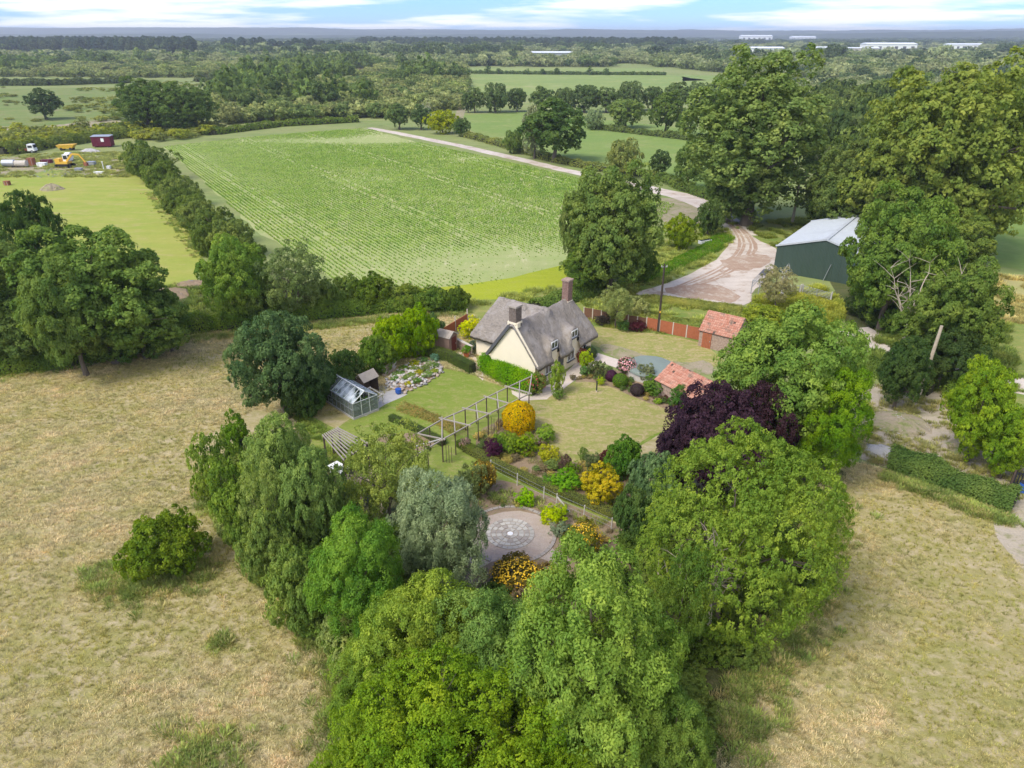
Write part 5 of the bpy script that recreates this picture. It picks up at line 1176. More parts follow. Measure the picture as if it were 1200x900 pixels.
for k, (tx, ty, by, w_, kind, col, lab) in enumerate(((735, 163, 208, 46, 'mid_c', OLV, 'silvery bush behind the big tall tree'), (775, 177, 207, 26, 'mid_b', DRK, 'small dark tree beside the track bend'),
        (812, 168, 222, 44, 'mid_b', OAK, 'dark rounded tree in the corner of the green field'), (650, 118, 190, 82, 'mid_b', (.075, .115, .035), 'big dark oak beside the gravel track'), (627, 122, 186, 34, 'mid_a', (.2, .22, .12), 'pale leaved tree beside the big dark oak'),
        (602, 152, 180, 24, 'mid_c', OAK, 'small round tree next to the dark oak'), (735, 116, 150, 44, 'mid_a', (.14, .185, .06), 'light round tree on the field hedge bank'), (783, 108, 158, 42, 'mid_b', (.1, .14, .04), 'taller dark tree on the field hedge bank'),
        (805, 128, 162, 22, 'mid_b', OAK, 'small slender tree on the field hedge bank'), (697, 128, 152, 26, 'mid_c', SIL, 'pale bush at the start of the field hedge bank'), (492, 123, 152, 28, 'mid_b', (.09, .13, .05), 'first round tree beside the track corner'), (466, 122, 152, 30, 'mid_b', (.1, .14, .05), 'second round tree beside the track corner'),
        (518, 129, 157, 36, 'mid_c', (.22, .25, .035), 'yellow green tree beside the track corner'), (541, 138, 160, 20, 'mid_c', (.08, .12, .04), 'small dark green tree beside the track corner'), (45, 105, 140, 42, 'mid_b', (.06, .09, .035), 'lone dark tree on the heath'),
        (162, 92, 155, 64, 'broad_b', (.09, .135, .04), 'one half of the large twin oaks beside the crop'), (213, 96, 155, 66, 'broad_b', (.1, .145, .045), 'other half of the large twin oaks, nearer the scrub'),
        (860, 112, 160, 50, 'mid_b', OAK, 'dark tree at the edge of the tallest tree'), (850, 185, 240, 40, 'mid_b', (.08, .12, .035), 'dark low tree in front of the tallest tree'))):
    T(kind, 'field_tree', tx, ty, by, w_, col, lab)
for k, (tx, ty, by, w_) in enumerate(((548, 108, 132, 20), (556, 103, 132, 26), (580, 97, 132, 36), (606, 103, 131, 26), (636, 102, 132, 34), (662, 103, 132, 30), (686, 99, 132, 38), (712, 103, 132, 30), (740, 95, 130, 36), (766, 101, 130, 30), (795, 97, 130, 38), (822, 96, 130, 40), (845, 95, 132, 40))):
    T(('mid_a', 'mid_b', 'mid_c')[k % 3], 'hedgerow_tree', tx, ty, by, w_, ((.085, .12, .045), (.11, .15, .055), (.095, .13, .05))[k % 3], ORD[k] + ' dark tree from the scrub wood in the hedgerow below the bright far field', 'tree', 'hedgerow trees below the bright far field')
SRC.update({k: None for k in ('far_a', 'far_b', 'far_c', 'fluffy', 'fluffy_b', 'pine', 'mid_c', 'bramble', 'shrub_c')})
for k, (kind, tx, ty, by, w_) in enumerate((('far_a', 572, 77, 87, 9), ('far_b', 584, 79, 87, 7), ('far_c', 618, 80.5, 87.5, 7), ('fluffy', 636, 80.5, 87.5, 5), ('fluffy_b', 653, 79, 87.5, 7), ('far_a', 691, 77.5, 88, 9), ('far_b', 711, 79, 88, 7))):
    o = T(kind, 'field_tree', tx, ty, by, w_, (.07, .105, .035), ORD[k] + ' small round tree from the track end on the thin far hedge line', 'tree', 'small trees along the far hedge line')
    if SRC.get(kind) is None: SRC[kind] = o.children[0]
for k, (tx, ty, by, w_) in enumerate(((262, 44, 63, 9), (270, 43.5, 63, 10), (282, 43.5, 64, 12), (296, 44, 64, 12), (305, 43.5, 64, 13), (318, 46, 64, 12), (327, 48, 64, 10), (338, 47.5, 64, 11), (347, 44.5, 64, 12), (355, 45, 64, 14), (364, 45, 64, 12), (388, 48, 65, 12))):
    o = T('pine', 'pine_tree', tx, ty, by, w_, (.028, .05, .03), ORD[k] + ' pine from the conifer plantation in the distant dark row', 'tree', 'distant row of dark pines'); SRC['pine'] = o.children[0]
for o in COL.objects:
    if o.type == 'MESH' and o.parent:
        for k in ('mid_c', 'bramble', 'shrub_c'):
            if SRC[k] is None and o.data == PROTO[k]['crown'] and o.parent.type == 'EMPTY': SRC[k] = o

# dead branches
def dead_tree(px, py, h, label, seed, spread=1.0, n=6, m='deadwood'):
    r = random.Random(seed); c = V(px, py); t = thing('dead_tree', c, label, 'tree'); tr = MB(); tr.tube([(0, 0, 0), (.1, 0, h * .3), (.0, .1, h * .5)], [.28, .2, .14], 7); tr.build('trunk', M[m], t)
    for i in range(n):
        a = 2 * math.pi * i / n + r.uniform(-.4, .4); mb = MB(); p = Vector((0, .1, h * r.uniform(.35, .5))); d = Vector((math.cos(a) * .8 * spread, math.sin(a) * .8 * spread, r.uniform(.7, 1.5))).normalized(); L = h * r.uniform(.35, .55)
        pts = [p]; 
        for k in range(5): d = (d + Vector((r.uniform(-.3, .3), r.uniform(-.3, .3), r.uniform(-.1, .3)))).normalized(); p = p + d * L / 5; pts.append(p)
        mb.tube(pts, [.1, .08, .06, .045, .03, .012], 5)
        for k in range(1, 6):
            for _ in range(2):
                e = pts[k] + Vector((r.uniform(-1, 1), r.uniform(-1, 1), r.uniform(-.2, 1))) * L * .3; mb.tube([pts[k], pts[k].lerp(e, .5) + Vector((0, 0, .1)), e], [.035, .022, .008], 4)
        mb.build('branch', M[m], t)
dead_tree(1052, 424, 12.5, 'bare dead tree with pale branches in front of the great dark tree', 3, 1.1, 8)
dead_tree(822, 760, 8.2, 'bare dead branches between the large ash and the rounded tree', 5, .9, 8)
dead_tree(690, 868, 8.5, 'pale dead stems showing inside the large ash', 6, .7, 6)
dead_tree(425, 592, 3.4, 'cluster of bare grey stems below the arbour', 8, .9, 10)
dead_tree(450, 600, 3.8, 'cluster of bare brown stems beside the silver tree', 9, .8, 9)
dead_tree(915, 350, 4.6, 'pale bare bush in front of the green barn', 10, 1.0, 10, 'paletimber')
dead_tree(338, 372, 7.0, 'bare grey stems inside the open crowned hedgerow tree', 11, .8, 6)
dead_tree(928, 262, 17, 'bare pale branches low in the tallest tree', 12, 1.2, 7)
dead_tree(502, 144, 8, 'bare pale tree by the hedge at the track corner', 13, 1.0, 8, 'paletimber')

# garden plants
def ball(px, py, r_, color, label, name='topiary_ball', cat='topiary', n=4500, L=.07, sq=.92):
    c = V(px, py); rng = np.random.default_rng(int(px)); d = rdir(rng, n); d = d[d[:, 2] > -.85]; P = d * r_ * rng.uniform(.95, 1.03, (len(d), 1)); P[:, 2] = P[:, 2] * sq + r_ * sq * .95; v, f = leaf_quads(P, unit(d + rng.normal(size=d.shape) * .35), L, L * .6, rng)
    t = thing(name, c, label, cat); o = link('foliage', arr_mesh('foliage', v, f, LEAF, rng.random(len(d))), t); o.color = (*color, 1)
    m = MB(); m.tube([(0, 0, .02), (0, 0, r_ * .5), (0, 0, r_ * sq), (0, 0, r_ * 1.5 * sq), (0, 0, r_ * 1.8 * sq)], [r_ * .4, r_ * .78, r_ * .92, r_ * .72, r_ * .2], 12); m.build('stems', TWIG, t)
ball(726.5, 453, .78, (.1, .18, .03), 'clipped bright green ball between two purple ones')
ball(746, 463, .68, (.05, .035, .035), 'clipped dark brown purple ball nearest the dry lawn')
ball(716, 446, .62, (.07, .025, .05), 'plum purple rounded shrub beside the green ball')
ball(690.5, 421, .85, (.05, .08, .03), 'dark green domed shrub at the cottage corner', 'domed_shrub', 'shrub')
def golden_dome():
    c = V(608, 503); rng = np.random.default_rng(8); n = 12000; d = rdir(rng, n); d = d[d[:, 2] > -.8]; z = d[:, 2]; r = np.where(z > 0, (1 - z ** 1.7), 1 - .25 * z ** 2) ** .5; rr = 1.45
    lump = 1 + (value_noise(d[:, 0] * 3 + 20, d[:, 1] * 3 + d[:, 2] * 2 + 20, .9, 4) - .5) * .16
    a = np.arctan2(d[:, 1], d[:, 0]); P = np.stack([np.cos(a) * r * rr * lump, np.sin(a) * r * rr * lump, 1.2 + z * 1.55 * lump], 1) + rng.normal(size=(len(d), 3)) * .04; P[:, 2] = np.maximum(P[:, 2], .1)
    v, f = leaf_quads(P, unit(d + rng.normal(size=d.shape) * .5), .12, .08, rng); t = thing('golden_bush', c, 'large golden yellow domed bush beside the pergola', 'bush'); o = link('foliage', arr_mesh('foliage', v, f, LEAF, rng.random(len(d))), t); o.color = (.42, .33, .025, 1)
    MB().tube([(0, 0, 0), (0, 0, .9), (0, 0, 1.9), (0, 0, 2.5)], [.5, 1.1, 1.0, .3], 12).build('stems', TWIG, t)
golden_dome()
def flowering(px, by, top, w_, color, label, fcol='flower', nf=350, kind='shrub_a', name='flowering_shrub', seed=0, fs=.09):
    t = T(kind, name, px, top, by, w_, color, label, 'shrub'); p = PROTO[kind]; rng = np.random.default_rng(seed + int(px)); d = rdir(rng, nf * 2); d = d[d[:, 2] > -.1][:nf]
    P = d * np.array([p['R'], p['R'], p['H'] * .5]) * rng.uniform(.86, 1.02, (len(d), 1)); P[:, 2] += p['H'] * .5; v, f = leaf_quads(P, unit(d + rng.normal(size=d.shape) * .3), fs, fs * .9, rng); link('flowers', arr_mesh('flowers', v, f, M[fcol]), t); return t
flowering(605, 692, 655, 62, (.12, .1, .03), 'sprawling shrub with many yellow flowers below the round patio', nf=900, fs=.12)
flowering(640, 700, 662, 50, (.14, .11, .04), 'brownish yellow flowered shrub beside the paved path', nf=500, fs=.11)
flowering(628, 722, 690, 60, (.15, .12, .07), 'brown fading shrub under the yellow flowered one', nf=120, fs=.1)
flowering(685, 655, 610, 44, (.16, .17, .04), 'yellow flowered shrub at the far side of the path', nf=600, fs=.11)
flowering(566, 578, 540, 34, (.16, .13, .04), 'bronze and yellow shrub beside the silver tree', nf=300, fs=.11)
T('shrub_b', 'bright_grass_clump', 616, 572, 594, 28, (.19, .34, .02), 'vivid green grass clump above the round patio', 'grass clump')
T('shrub_b', 'bright_grass_clump', 649, 590, 614, 38, (.3, .38, .02), 'lime green spreading clump beside the wire fence brace', 'grass clump')
T('shrub_b', 'lavender_clump', 655, 612, 628, 24, (.2, .24, .15), 'small grey green clump below the lime green one', 'plant')
T('shrub_a', 'purple_acer', 577, 514, 538, 30, (.06, .02, .04), 'small dark purple maple beside the low hedge', 'shrub')
T('shrub_a', 'golden_maple', 706, 545, 592, 60, (.34, .3, .05), 'golden orange spreading maple above the low hedge', 'shrub')
T('shrub_a', 'red_shrub', 709, 527, 548, 18, (.1, .04, .035), 'small dark red shrub behind the golden maple', 'shrub')
T('bramble', 'green_shrub', 734, 512, 560, 46, (.09, .17, .035), 'deep green shrub at the lawn corner behind the golden maple', 'shrub')
T('shrub_a', 'olive_shrub', 694, 530, 555, 20, (.13, .16, .07), 'grey green shrub touching the red one', 'shrub')
border = [(598, 505, 532, 26, (.17, .24, .05), 'leafy light green plant right below the golden dome'), (615, 508, 535, 30, (.2, .27, .04), 'lush green plant in the bed nearest the golden dome'), (640, 498, 520, 30, (.2, .28, .06), 'bright green plant at the lawn edge of the bed'), (630, 510, 524, 16, (.34, .26, .22), 'pinkish flowering plant beside the golden dome'), (586, 505, 522, 20, (.16, .23, .05), 'green plant above the purple maple'),
   (643, 520, 544, 26, (.28, .3, .05), 'yellow green plant in the middle of the bed'), (648, 535, 552, 24, (.15, .2, .07), 'mid green plant beside the dark red tuft'), (662, 532, 552, 16, (.12, .08, .06), 'dark red brown tuft in the bed'), (672, 540, 558, 20, (.14, .19, .04), 'green plant touching the dark red tuft'), (665, 552, 575, 40, (.15, .27, .04), 'broad leaved vivid green plant near the low hedge'), (645, 556, 572, 22, (.12, .22, .04), 'green plant at the low end of the bed'), (690, 560, 578, 20, (.09, .15, .05), 'dark plant between the vivid one and the golden maple'), (590, 518, 530, 14, (.16, .25, .05), 'small green plant next to the purple maple'), (683, 524, 540, 14, (.12, .17, .05), 'small plant on the lawn side of the grey shrub')]
for px, ty, by, w_, col, lab in border: T('shrub_a' if w_ > 22 else 'shrub_c', 'border_plant', px, ty, by, w_, col, lab, 'plant')
T('shrub_c', 'bay_bush', 652, 423, 462, 22, (.2, .26, .06), 'light green upright bush standing in front of the cottage', 'bush')
T('shrub_c', 'front_shrub', 688, 410, 436, 20, (.26, .33, .05), 'yellow green shrub at the cottage corner', 'shrub')
T('shrub_c', 'front_shrub', 687, 428, 442, 16, (.12, .2, .07), 'small sea green shrub on the paving edge', 'shrub')
T('shrub_c', 'front_shrub', 701, 422, 444, 24, (.09, .11, .045), 'brownish green shrub beside the plum purple one', 'shrub')
T('shrub_c', 'front_shrub', 655, 455, 468, 18, (.12, .18, .05), 'low green tuft at the foot of the upright bush', 'shrub')
T('shrub_c', 'front_shrub', 704, 441, 452, 10, (.25, .33, .05), 'small lime green tuft by the plum purple shrub', 'shrub')
flowering(735, 440, 418, 24, (.1, .1, .05), 'pink flowering rose bush behind the green ball', 'pinkflower', 260, 'shrub_c', 'rose_bush', fs=.14)
flowering(628, 462, 436, 26, (.14, .17, .05), 'climbing rose with crimson flowers at the hedge end', 'redflower', 60, 'shrub_c', 'rose_bush', fs=.12)
flowering(545, 527, 512, 14, (.2, .18, .12), 'pink rose at the foot of the pergola posts', 'pinkflower', 120, 'shrub_c', 'rose_bush', fs=.12)
T('shrub_a', 'bed_shrub', 757, 425, 448, 22, (.18, .2, .11), 'grey green loose shrub in front of the covered pool', 'shrub')
T('shrub_a', 'bed_shrub', 767, 440, 464, 30, (.1, .17, .04), 'mid green shrub below the covered pool', 'shrub')
T('shrub_a', 'bed_shrub', 782, 444, 464, 26, (.12, .18, .05), 'green shrub against the tiled roof edge', 'shrub')
T('shrub_a', 'bed_shrub', 797, 450, 480, 26, (.09, .17, .045), 'deep green upright shrub in front of the tiled outbuilding', 'shrub')
T('shrub_c', 'bed_shrub', 779, 462, 472, 14, (.1, .06, .04), 'small reddish shrub below the deep green one', 'shrub')
T('shrub_c', 'bed_shrub', 771, 466, 474, 10, (.24, .34, .06), 'tiny lime green cushion at the lawn edge', 'shrub')
T('shrub_c', 'bed_shrub', 806, 470, 485, 16, (.12, .2, .03), 'low green shrub at the end of the bed', 'shrub')
T('shrub_a', 'back_shrub', 747, 376, 389, 22, (.09, .03, .035), 'dark red shrub against the brown fence', 'shrub')
T('shrub_a', 'back_shrub', 730, 374, 388, 18, (.09, .16, .05), 'green shrub next to the dark red one on the fence', 'shrub')
T('shrub_a', 'back_shrub', 706, 368, 382, 18, (.06, .05, .04), 'dark shrub at the cottage end of the brown fence', 'shrub')
T('shrub_c', 'agave_plant', 509, 414, 424, 12, (.13, .22, .15), 'blue green spiky plant at the end of the clipped hedge', 'plant')
T('shrub_c', 'bed_shrub', 556, 398, 412, 14, (.1, .13, .09), 'grey green shrub at the corner of the cottage wing', 'shrub')

# ------------------------------------------------------------------ scrap yard beyond the paddock
def yard():
    def rbox(mb, c, d, rz=0): return mb.box(c, d, rz)
    c = V(122, 172); t = thing('red_hut', c, 'maroon box hut with a pale roof edge and a white notice', 'hut', rz=.12); W_, D_, H_ = 5.6, 3.0, 2.9
    MB().box((0, 0, H_ / 2 + .3), (W_, D_, H_)).build('body', M['redpaint'], t); MB().quad8([(-W_ / 2 - .1, -D_ / 2 - .1, H_ + .3), (W_ / 2 + .1, -D_ / 2 - .1, H_ + .3), (W_ / 2 + .1, D_ / 2 + .1, H_ + .3), (-W_ / 2 - .1, D_ / 2 + .1, H_ + .3), (-W_ / 2 - .1, -D_ / 2 - .1, H_ + .42), (W_ / 2 + .1, -D_ / 2 - .1, H_ + .42), (W_ / 2 + .1, D_ / 2 + .1, H_ + .6), (-W_ / 2 - .1, D_ / 2 + .1, H_ + .6)]).build('roof', M['steel'], t)
    MB().box((.5, -D_ / 2 - .04, 2.2), (.9, .06, 1.0)).build('notice', M['white'], t)
    for x in (-2, 2): MB().box((x, 0, .15), (.5, 2.6, .3)).build('skid', M['black'], t)
    for k in range(10): MB().box((-W_ / 2 + .3 + k * .55, -D_ / 2 - .03, 1.75), (.06, .05, H_ - .1)).build('rib', M['redpaint'], t)
    def excavator(px, py, label, rz, body, arm, s=1.0):
        c = V(px, py); t = thing('excavator', c, label, 'excavator', rz=rz); t.scale = (s, s, s)
        for y in (-.9, .9):
            tr = MB().tube([(-1.5, y - .2, .4), (-1.5, y + .2, .4)], [.4, .4], 10); tr.tube([(1.5, y - .2, .4), (1.5, y + .2, .4)], [.4, .4], 10); tr.box((0, y, .4), (3.0, .4, .78)); tr.build('track', M['rubber'], t)
        MB().box((-.2, 0, 1.1), (2.8, 2.0, .5)).box((-1.1, 0, 1.65), (1.1, 1.9, .7)).build('body', M[body], t)
        cb_ = MB().box((.4, .5, 2.05), (1.2, .95, 1.5)).build('cab', M['white'], t); MB().box((1.01, .5, 2.2), (.03, .75, .95)).build('windscreen', M['glassd'], cb_); MB().box((.4, .01, 2.2), (.9, .03, .85)).build('side_window', M['glassd'], cb_)
        MB().bar((.8, -.3, 1.4), (2.4, -.3, 3.0), .28, .4).bar((2.4, -.3, 3.0), (4.0, -.3, 2.9), .26, .34).build('boom', M[arm], t); MB().bar((3.9, -.3, 3.0), (5.1, -.3, 1.2), .22, .3).build('arm', M[arm], t)
        MB().quad8([(4.8, -.7, .4), (5.5, -.7, .4), (5.5, .1, .4), (4.8, .1, .4), (4.7, -.7, 1.2), (5.4, -.7, 1.1), (5.4, .1, 1.1), (4.7, .1, 1.2)]).build('bucket', M['rust'], t)
    excavator(77, 196, 'white and yellow excavator with its arm bent down', .0, 'yellow', 'yellow', 1.15)
    def truck(px, py, rz, label, cab, bed):
        c = V(px, py); t = thing('truck', c, label, 'truck', rz=rz)
        cb_ = MB(); cb_.quad8([(0, -1, .6), (2.0, -1, .6), (2.0, 1, .6), (0, 1, .6), (.1, -.95, 2.5), (1.7, -.95, 2.5), (1.7, .95, 2.5), (.1, .95, 2.5)]); cb_ = cb_.build('cab', M[cab], t)
        MB().box((.9, -1.0, 1.85), (1.2, .05, .6)).build('side_window', M['glassd'], cb_); MB().quad8([(1.93, -.8, 1.5), (1.97, -.8, 1.5), (1.97, .8, 1.5), (1.93, .8, 1.5), (1.76, -.8, 2.3), (1.8, -.8, 2.3), (1.8, .8, 2.3), (1.76, .8, 2.3)]).build('windscreen', M['glassd'], cb_)
        MB().box((-2.0, 0, .85), (3.8, 1.9, .3)).box((-2.0, -.95, 1.15), (3.8, .06, .4)).box((-2.0, .95, 1.15), (3.8, .06, .4)).build('bed', M[bed], t)
        for x in (1.2, -2.6):
            for y in (-.95, .95):
                wq = MB().tube([(x, y - .13, .42), (x, y + .13, .42)], [.42, .42], 12).build('wheel', M['rubber'], t); MB().tube([(x, y - .15, .42), (x, y + .15, .42)], [.2, .2], 8).build('rim', M['steel'], wq)
    truck(35, 179, .1, 'old truck with a white and blue cab and rusty bed', 'white', 'rust')
    c = V(80, 176); t = thing('dumper', c, 'orange yellow dumper body lying beside the hedge', 'dumper', rz=.1)
    MB().quad8([(-2.2, -1, .6), (1.6, -1, .6), (1.6, 1, .6), (-2.2, 1, .6), (-2.8, -1.2, 1.6), (2.6, -1.2, 1.8), (2.6, 1.2, 1.8), (-2.8, 1.2, 1.6)]).build('skip', M['yellow'], t)
    for x in (-1.5, 1.2):
        for y in (-.9, .9): MB().tube([(x, y - .15, .45), (x, y + .15, .45)], [.45, .45], 12).build('wheel', M['rubber'], t)
    def tank(px, py, L, r_, m, label, name='tank'):
        c = V(px, py); t = thing(name, c, label, 'tank'); MB().tube([(-L / 2 - .1, 0, r_ + .2), (-L / 2, 0, r_ + .2), (L / 2, 0, r_ + .2), (L / 2 + .1, 0, r_ + .2)], [r_ * .6, r_, r_, r_ * .6], 14).build('shell', M[m], t)
        for x in (-L * .3, L * .3): MB().box((x, 0, .15), (.2, r_ * 1.4, .35)).build('cradle', M['black'], t)
    tank(82, 189, 1.4, 1.1, 'white', 'white upright tank behind the excavator'); tank(12, 196, 3.2, .9, 'steel', 'grey tank beside the heap at the picture edge'); tank(26, 196, 3.0, .8, 'stone', 'pale dusty tank next to the grey one')
    def crate(px, py, d, m, label, nm='crate'):
        c = V(px, py); t = thing(nm, c, label, nm.replace('_', ' ')); MB().box((0, 0, d[2] / 2), d).build('body', M[m], t); MB().box((0, 0, d[2] + .04), (d[0] + .1, d[1] + .1, .08)).build('rim', M[m], t)
        for s in (-1, 1): MB().box((s * d[0] * .3, 0, d[2] * .5), (.08, d[1] + .06, d[2])).build('strap', M['steel'], t)
    crate(38, 194, (1.6, 1.4, 1.9), 'rust', 'rusty tall bin among the scrap', 'scrap_bin'); crate(50, 195, (2.2, 1.4, .9), 'white', 'white low crate beside the rusty bin'); crate(55, 191, (2.6, 1.5, .8), 'redpaint', 'dark red skip behind the white crate', 'skip')
    crate(108, 194, (1.8, 1.4, 1.0), 'steel', 'grey crate beside the excavator bucket'); crate(93, 201, (1.6, 1.2, .8), 'steel', 'pale grey sack load on the paddock edge', 'sack'); crate(116, 203, (2.2, 1.2, .3), 'white', 'flat white sheet pile on the paddock edge', 'pile')
    crate(9, 217, (1.1, 1.0, .9), 'rust', 'small orange brown feeder in the paddock', 'feeder'); crate(128, 198, (.9, .8, .7), 'white', 'small white box near the bushes', 'box')
    c = V(122, 200); t = thing('white_post', c, 'thin white post among the scrap', 'post'); MB().tube([(0, 0, 0), (0, 0, 2.2)], [.12, .1], 7).build('shaft', M['white'], t); MB().box((.0, 0, 2.25), (.5, .1, .1)).build('cap', M['white'], t)
    def heap(px, py, R_, h, m, label, n=60, s0=.15, s1=.4, seed=1):
        c = V(px, py); t = thing('heap', c, label, 'heap'); r = random.Random(seed); bm = bmesh.new(); k = 22; rings = []
        for q, z in ((1, 0), (.7, .5), (.35, .85)): rings.append([bm.verts.new((R_ * q * math.cos(a) * r.uniform(.85, 1.15), R_ * q * .8 * math.sin(a) * r.uniform(.85, 1.15), h * z * r.uniform(.85, 1.15))) for a in [2 * math.pi * i / k for i in range(k)]])
        tp = bm.verts.new((0, 0, h))
        for a, b in zip(rings[:-1], rings[1:]):
            for i in range(k): bm.faces.new((a[i], a[(i + 1) % k], b[(i + 1) % k], b[i]))
        for i in range(k): bm.faces.new((rings[-1][i], rings[-1][(i + 1) % k], tp))
        me = bpy.data.meshes.new('mound'); bm.to_mesh(me); bm.free(); me.materials.append(m); link('mound', me, t)
        bits = MB()
        for _ in range(n):
            q = r.random() ** .5; a = r.uniform(0, 6.28); x, y = R_ * q * math.cos(a), R_ * .8 * q * math.sin(a); z = h * (1 - q); e = Vector((r.uniform(-1, 1), r.uniform(-1, 1), r.uniform(-.3, .5))) * r.uniform(s0, s1) * 2; p = Vector((x, y, z + .05)); bits.bar(p - e / 2, p + e / 2, r.uniform(s0, s1) * .35)
        bits.build('debris', ROCKM[seed % 3], t)['kind'] = 'stuff'
    heap(61, 222, 2.6, 1.3, M['dirt'], 'small grey rubble heap in the paddock', 80, .2, .45, 1); heap(62, 205, 4.5, 1.4, M['verge'], 'overgrown brushwood heap at the paddock edge', 90, .3, .6, 2)
    heap(1052, 496, 2.9, .7, M['dirt'], 'gravelly heap beside the bright ash in the rough yard', 150, .06, .16, 3); heap(1152, 528, 2.9, .6, M['dirt'], 'pale heap of cuttings under the light green oak', 220, .05, .14, 4)
    heap(1030, 528, 1.4, .35, M['concrete'], 'small bluish grey heap at the hedge end', 60, .05, .12, 5); heap(105, 178, 3.0, 1.0, M['concrete'], 'pale rubble heap beside the maroon hut', 90, .2, .5, 6)
    heap(1200, 545, 1.6, .4, M['dirt'], 'low heap of earth near the picture edge', 60, .05, .12, 9)
    heap(198, 345, 3.2, .8, M['bed'], 'bare orange earth bank at the paddock corner', 60, .1, .25, 7); heap(225, 334, 2.6, .6, M['bed'], 'second earth bank behind the light green tree', 40, .1, .25, 8)
    c = V(826, 285); t = thing('white_trough', c, 'white trough lying on the grass bank by the bushes', 'trough', rz=.5); MB().box((0, 0, .3), (2.4, .8, .5)).build('body', M['white'], t); MB().box((0, 0, .57), (2.2, .6, .04)).build('water', M['glassd'], t)
    # dark gate leaf and blue drum at the edge of the yard
    c = V(1188, 570); t = thing('slatted_gate', c, 'dark slatted gate at the end of the leafy hedge', 'gate', rz=-.35)
    for k in range(12): MB().box((-.1 + k * .22, 0, .75), (.09, .05, 1.2)).build('slat', M['black'], t)
    for z in (.3, 1.2): MB().box((1.1, .04, z), (2.7, .05, .1)).build('rail', M['black'], t)
    for x in (-.25, 2.5): MB().box((x, 0, .75), (.14, .14, 1.5)).build('post', M['darktimber'], t)
    c = V(1197, 577); t = thing('blue_drum', c, 'blue drum half out of the picture behind the slatted gate', 'drum'); MB().tube([(0, 0, 0), (0, 0, .45), (0, 0, .9)], [.3, .33, .3], 14).build('body', M['bluep'], t); MB().tube([(0, 0, .9), (0, 0, .95)], [.31, .31], 14).build('lid', M['black'], t)
yard()

# ------------------------------------------------------------------ distant buildings
def far_building(px, py, L, D, h, wall, roof, label, rz=0, flat=False, bays=6):
    c = V(px, py); t = thing('far_building', c, label, 'building', rz=rz); MB().box((0, 0, h / 2), (L, D, h)).build('wall', M[wall], t); hr = 1 if flat else h * .25
    m = MB(); m.v += [(-L / 2 - 1, -D / 2 - 1, h), (L / 2 + 1, -D / 2 - 1, h), (L / 2 + 1, 0, h + hr), (-L / 2 - 1, 0, h + hr), (L / 2 + 1, D / 2 + 1, h), (-L / 2 - 1, D / 2 + 1, h)]; m.f += [(0, 1, 2, 3), (3, 2, 4, 5), (0, 3, 5), (1, 4, 2), (0, 5, 4, 1)]; m.build('roof', M[roof], t)
    for k in range(bays): MB().box((-L / 2 + L * (k + .5) / bays, -D / 2 - .1, h * .35), (L / bays * .4, .25, h * .55)).build('door' if k % 3 == 0 else 'window', M['lead'], t)
far_building(646, 67.5, 62, 22, 7, 'steel', 'greyshed', 'long low barn with a pale roof beyond the far green fields')
far_building(893, 62.5, 70, 30, 9, 'white', 'greyshed', 'large white warehouse behind the tallest tree')
far_building(845, 50, 150, 40, 10, 'white', 'greyshed', 'distant white factory block on the wooded plain', flat=True)
far_building(885, 47.5, 170, 50, 22, 'white', 'greyshed', 'pair of tall white sheds near the wooded hills')
far_building(940, 47.5, 130, 50, 18, 'white', 'greyshed', 'small bright shed group right of the tall white sheds')
far_building(1040, 58.5, 110, 40, 12, 'white', 'greyshed', 'wide pale works building above the huge tree')
far_building(1128, 57.5, 80, 30, 10, 'white', 'greyshed', 'low white building beyond the trees near the picture edge')
far_building(1010, 61, 60, 20, 7, 'post', 'greyshed', 'low beige works beside the wide pale building')
far_building(965, 61, 60, 25, 8, 'white', 'greyshed', 'white roofed store beside the large warehouse')
far_building(487, 57.5, 110, 60, 9, 'turq', 'turq', 'turquoise sheeted building in the distant trees')
far_building(455, 56.5, 60, 40, 8, 'greyshed', 'greyshed', 'pale grey shed next to the turquoise building')
far_building(775, 48.5, 90, 40, 10, 'white', 'greyshed', 'faint white shed in the wooded distance above the hedgerow')
def dome():
    c = V(107, 54); t = thing('white_dome', c, 'shallow white dome roof above the distant conifers', 'dome'); m = MB(); R_ = 34
    m.tube([(0, 0, 0), (0, 0, 10)], [R_, R_], 28).build('drum', M['post'], t); m = MB(); m.tube([(0, 0, 10)] + [(0, 0, 10 + 10 * math.sin(a)) for a in (.3, .6, .9, 1.2, 1.5)], [R_] + [R_ * math.cos(a) for a in (.3, .6, .9, 1.2, 1.5)], 28).build('roof', M['white'], t)
dome()

# ------------------------------------------------------------------ woods and scrub that read as masses
PALN = [(.13, .165, .06), (.17, .2, .08), (.21, .23, .1), (.1, .135, .05), (.18, .22, .075)]
PALF = [(.12, .155, .065), (.16, .19, .085), (.23, .25, .13), (.07, .1, .045), (.13, .175, .07)]
DKP = [(.028, .05, .03), (.035, .055, .03), (.05, .07, .035)]
FL = ['fluffy', 'fluffy_b', 'far_c']
wood('scrub_wood', [(-60, 74), (300, 72), (545, 78), (546, 104), (540, 128), (460, 142), (430, 138), (330, 142), (262, 146), (248, 118), (300, 100), (300, 92), (-60, 90)], 7.0, (3.0, 5.5), (4, 7.5), PALN, FL, 301, 'rolling mass of scrub woodland beyond the crop field', holes=.3, hole_sc=40, excl=[[(338, 82), (440, 80), (445, 89), (350, 92)]])
wood('scrub_wood', [(246, 118), (330, 108), (430, 104), (545, 96), (543, 122), (455, 138), (330, 141), (256, 147)], 6.0, (3.0, 5.0), (4, 7.5), PALN, FL, 311, 'closed belt of scrub trees along the top of the crop field')
